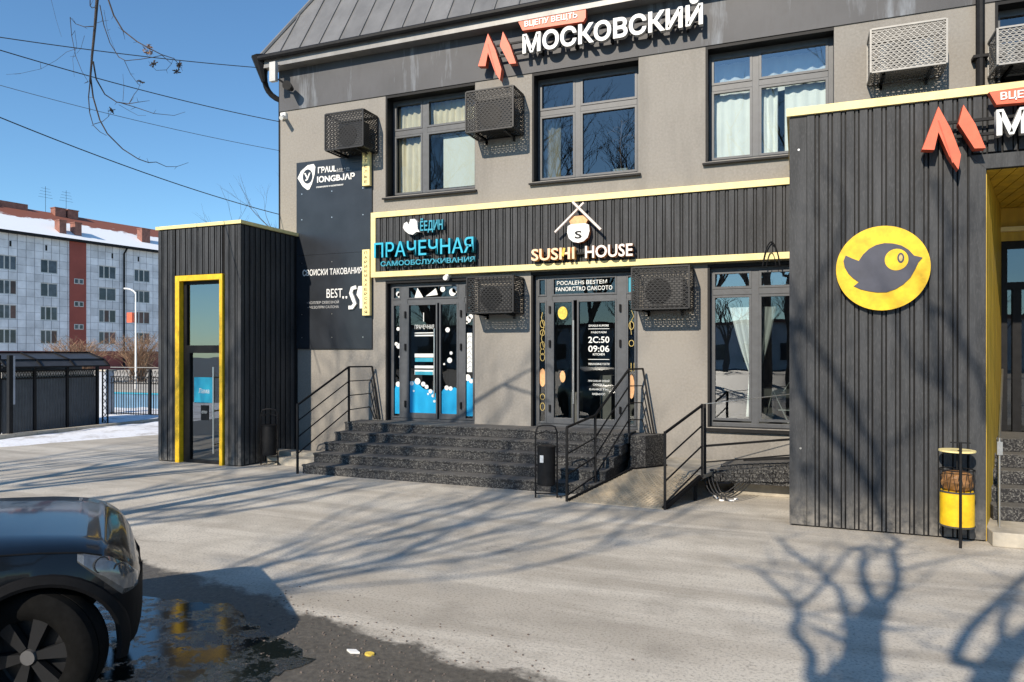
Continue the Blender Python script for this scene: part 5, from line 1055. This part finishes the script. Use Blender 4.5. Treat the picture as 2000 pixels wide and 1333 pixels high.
# tiles
tw=.87; th=.865; tm=MB().box(0.02,tw-.03,-.03,.05,0.02,th-.03).mesh('facade_tile','tile'); tl=[]
def clipt(x0,x1,z0,z1):
    return any(x0<w_[1]-.02 and x1>w_[0]+.02 and z0<w_[3]-.02 and z1>w_[2]+.02 for w_ in wins) or (x0<sb and x1>sa)
cnt=0; rest=MB(); nxt=int(LN/tw)
for i in range(nxt):
    for j in range(15):
        x=SM+i*tw; z=2.2+j*(EZ-.2-2.2)/15
        if not clipt(x,x+tw,z,z+th):
            if s_at(-5)-.9<x<s_at(312): link('facade_tile',tm,ap,loc=(x,0,z)); cnt+=1
            else: rest.box(x+.02,x+tw-.03,-.03,.05,z+.02,z+th-.03)
        else:
            # fill around windows with cut tiles
            xs_=sorted({x+.02,x+tw-.03,*[q for w_ in wins for q in w_[:2] if x<q<x+tw],*[q for q in (sa,sb) if x<q<x+tw]}); zs_=sorted({z+.02,z+th-.03,*[q for w_ in wins for q in w_[2:] if z<q<z+th and w_[0]<x+tw and w_[1]>x]})
            for a in range(len(xs_)-1):
                for c in range(len(zs_)-1):
                    mx=(xs_[a]+xs_[a+1])/2; mz=(zs_[c]+zs_[c+1])/2
                    if any(w_[0]<mx<w_[1] and w_[2]<mz<w_[3] for w_ in wins) or sa<mx<sb: continue
                    rest.box(xs_[a],xs_[a+1],-.03,.05,zs_[c],zs_[c+1])
rest.build('cut_tiles','tile',ap,kind='stuff')
print('tiles',cnt)
rw=random.Random(5)
for (a,c,z0,z1) in wins:
    f=MB(); L=c-a; f.box(a,c,-.0,.04,z0,z0+.1); f.box(a,c,0,.04,z1-.1,z1)
    cuts=[0,.3,.62,1] if rw.random()<.7 else [0,.45,1]
    for q in cuts: x=a+L*q; f.box(max(a,x-.06),min(c,x+.06),-.0,.04,z0+.1,z1-.1)
    wo=f.build('window','wframe',ap)
    for i in range(len(cuts)-1):
        G=MB().box(a+L*cuts[i]+.05,a+L*cuts[i+1]-.05,.03,.055,z0+.1,z1-.1); G.build('pane',rw.choice(['wglass','wglass','wcurt']),wo)
for z in (4.7,7.3,9.9):
    for o_ in (.25,.55):
        x=sa+(sb-sa)*o_; f=MB().box(x,x+.5,-.19,-.155,z,z+.6); wo=f.build('window','wframe',ap); MB().box(x+.08,x+.42,-.2,-.192,z+.08,z+.52).build('pane','wglass',wo)
for u_ in (20,90,219,270): x=s_at(u_); MB().box(x-.1,x+.1,-.045,-.03,13.3,13.9).build('vent','black',ap)
x=s_at(240); MB().tube([(x,-.25,0),(x,-.25,EZ-1),(x+.3,-.4,EZ-.3)],.12,6).build('downpipe','black',ap)
# roof
RYH=3.7; q=MB(); q.add([(SM-.5,-.6,EZ-.05),(SM+LN,-.6,EZ-.05),(SM+LN,6,EZ+RYH),(SM-.5,6,EZ+RYH),(SM+LN,12.6,EZ),(SM-.5,12.6,EZ)],[(0,1,2,3),(3,2,4,5)]); q.build('roof','roofsnow',ap)
MB().box(SM-.5,SM+LN,-.62,-.5,EZ-.3,EZ-.05).box(SM,SM+LN,-.5,.05,EZ-.32,EZ-.2).build('eave','black',ap)
def roofz(y): return EZ-.05+(y+.6)/6.6*(RYH+.05)
for u_,y,w_,h_ in ((127,.9,.75,1.15),(157,.9,.75,1.15),(5,5.8,1.1,.8),(168,5.7,1.2,.7),(193,5.7,1.2,.7),(297,1.7,1.1,1.4)):
    if not h_: continue
    x=s_at(u_)*(1)+(0 if y<3 else s_at(u_)*0); x=x if y<3 else x-3.2 if False else x
    MB().box(x-w_/2,x+w_/2,y-.5,y+.5,roofz(y)-1,roofz(y)+h_).box(x-w_/2-.06,x+w_/2+.06,y-.56,y+.56,roofz(y)+h_,roofz(y)+h_+.1).build('chimney','brick',ap)
x=s_at(60); MB().box(x-4,x+2.5,5.5,6.6,EZ+RYH-.3,EZ+RYH+.4).build('dormer','brick',ap)
at=MB()
for u_ in (92,135):
    x=s_at(u_)+3; at.tube([(x,6,EZ+RYH-.5),(x,6,EZ+RYH+3)],.02,4)
    for k_ in range(4): at.tube([(x-.8+.1*k_,6,EZ+RYH+1.7+.35*k_),(x+.8-.1*k_,6,EZ+RYH+1.7+.35*k_)],.015,4)
at.build('antenna','black',ap)
tree('bare_tree','distant bare treetop showing above the kiosk roof',(-33,44,0),15,.22,15,5,.4,.4,mat='twig')
tree('bare_tree','lower distant bare tree peeping over the left of the kiosk roof',(-38,44,0),13.0,.2,16,5,.5,.35,mat='twig')
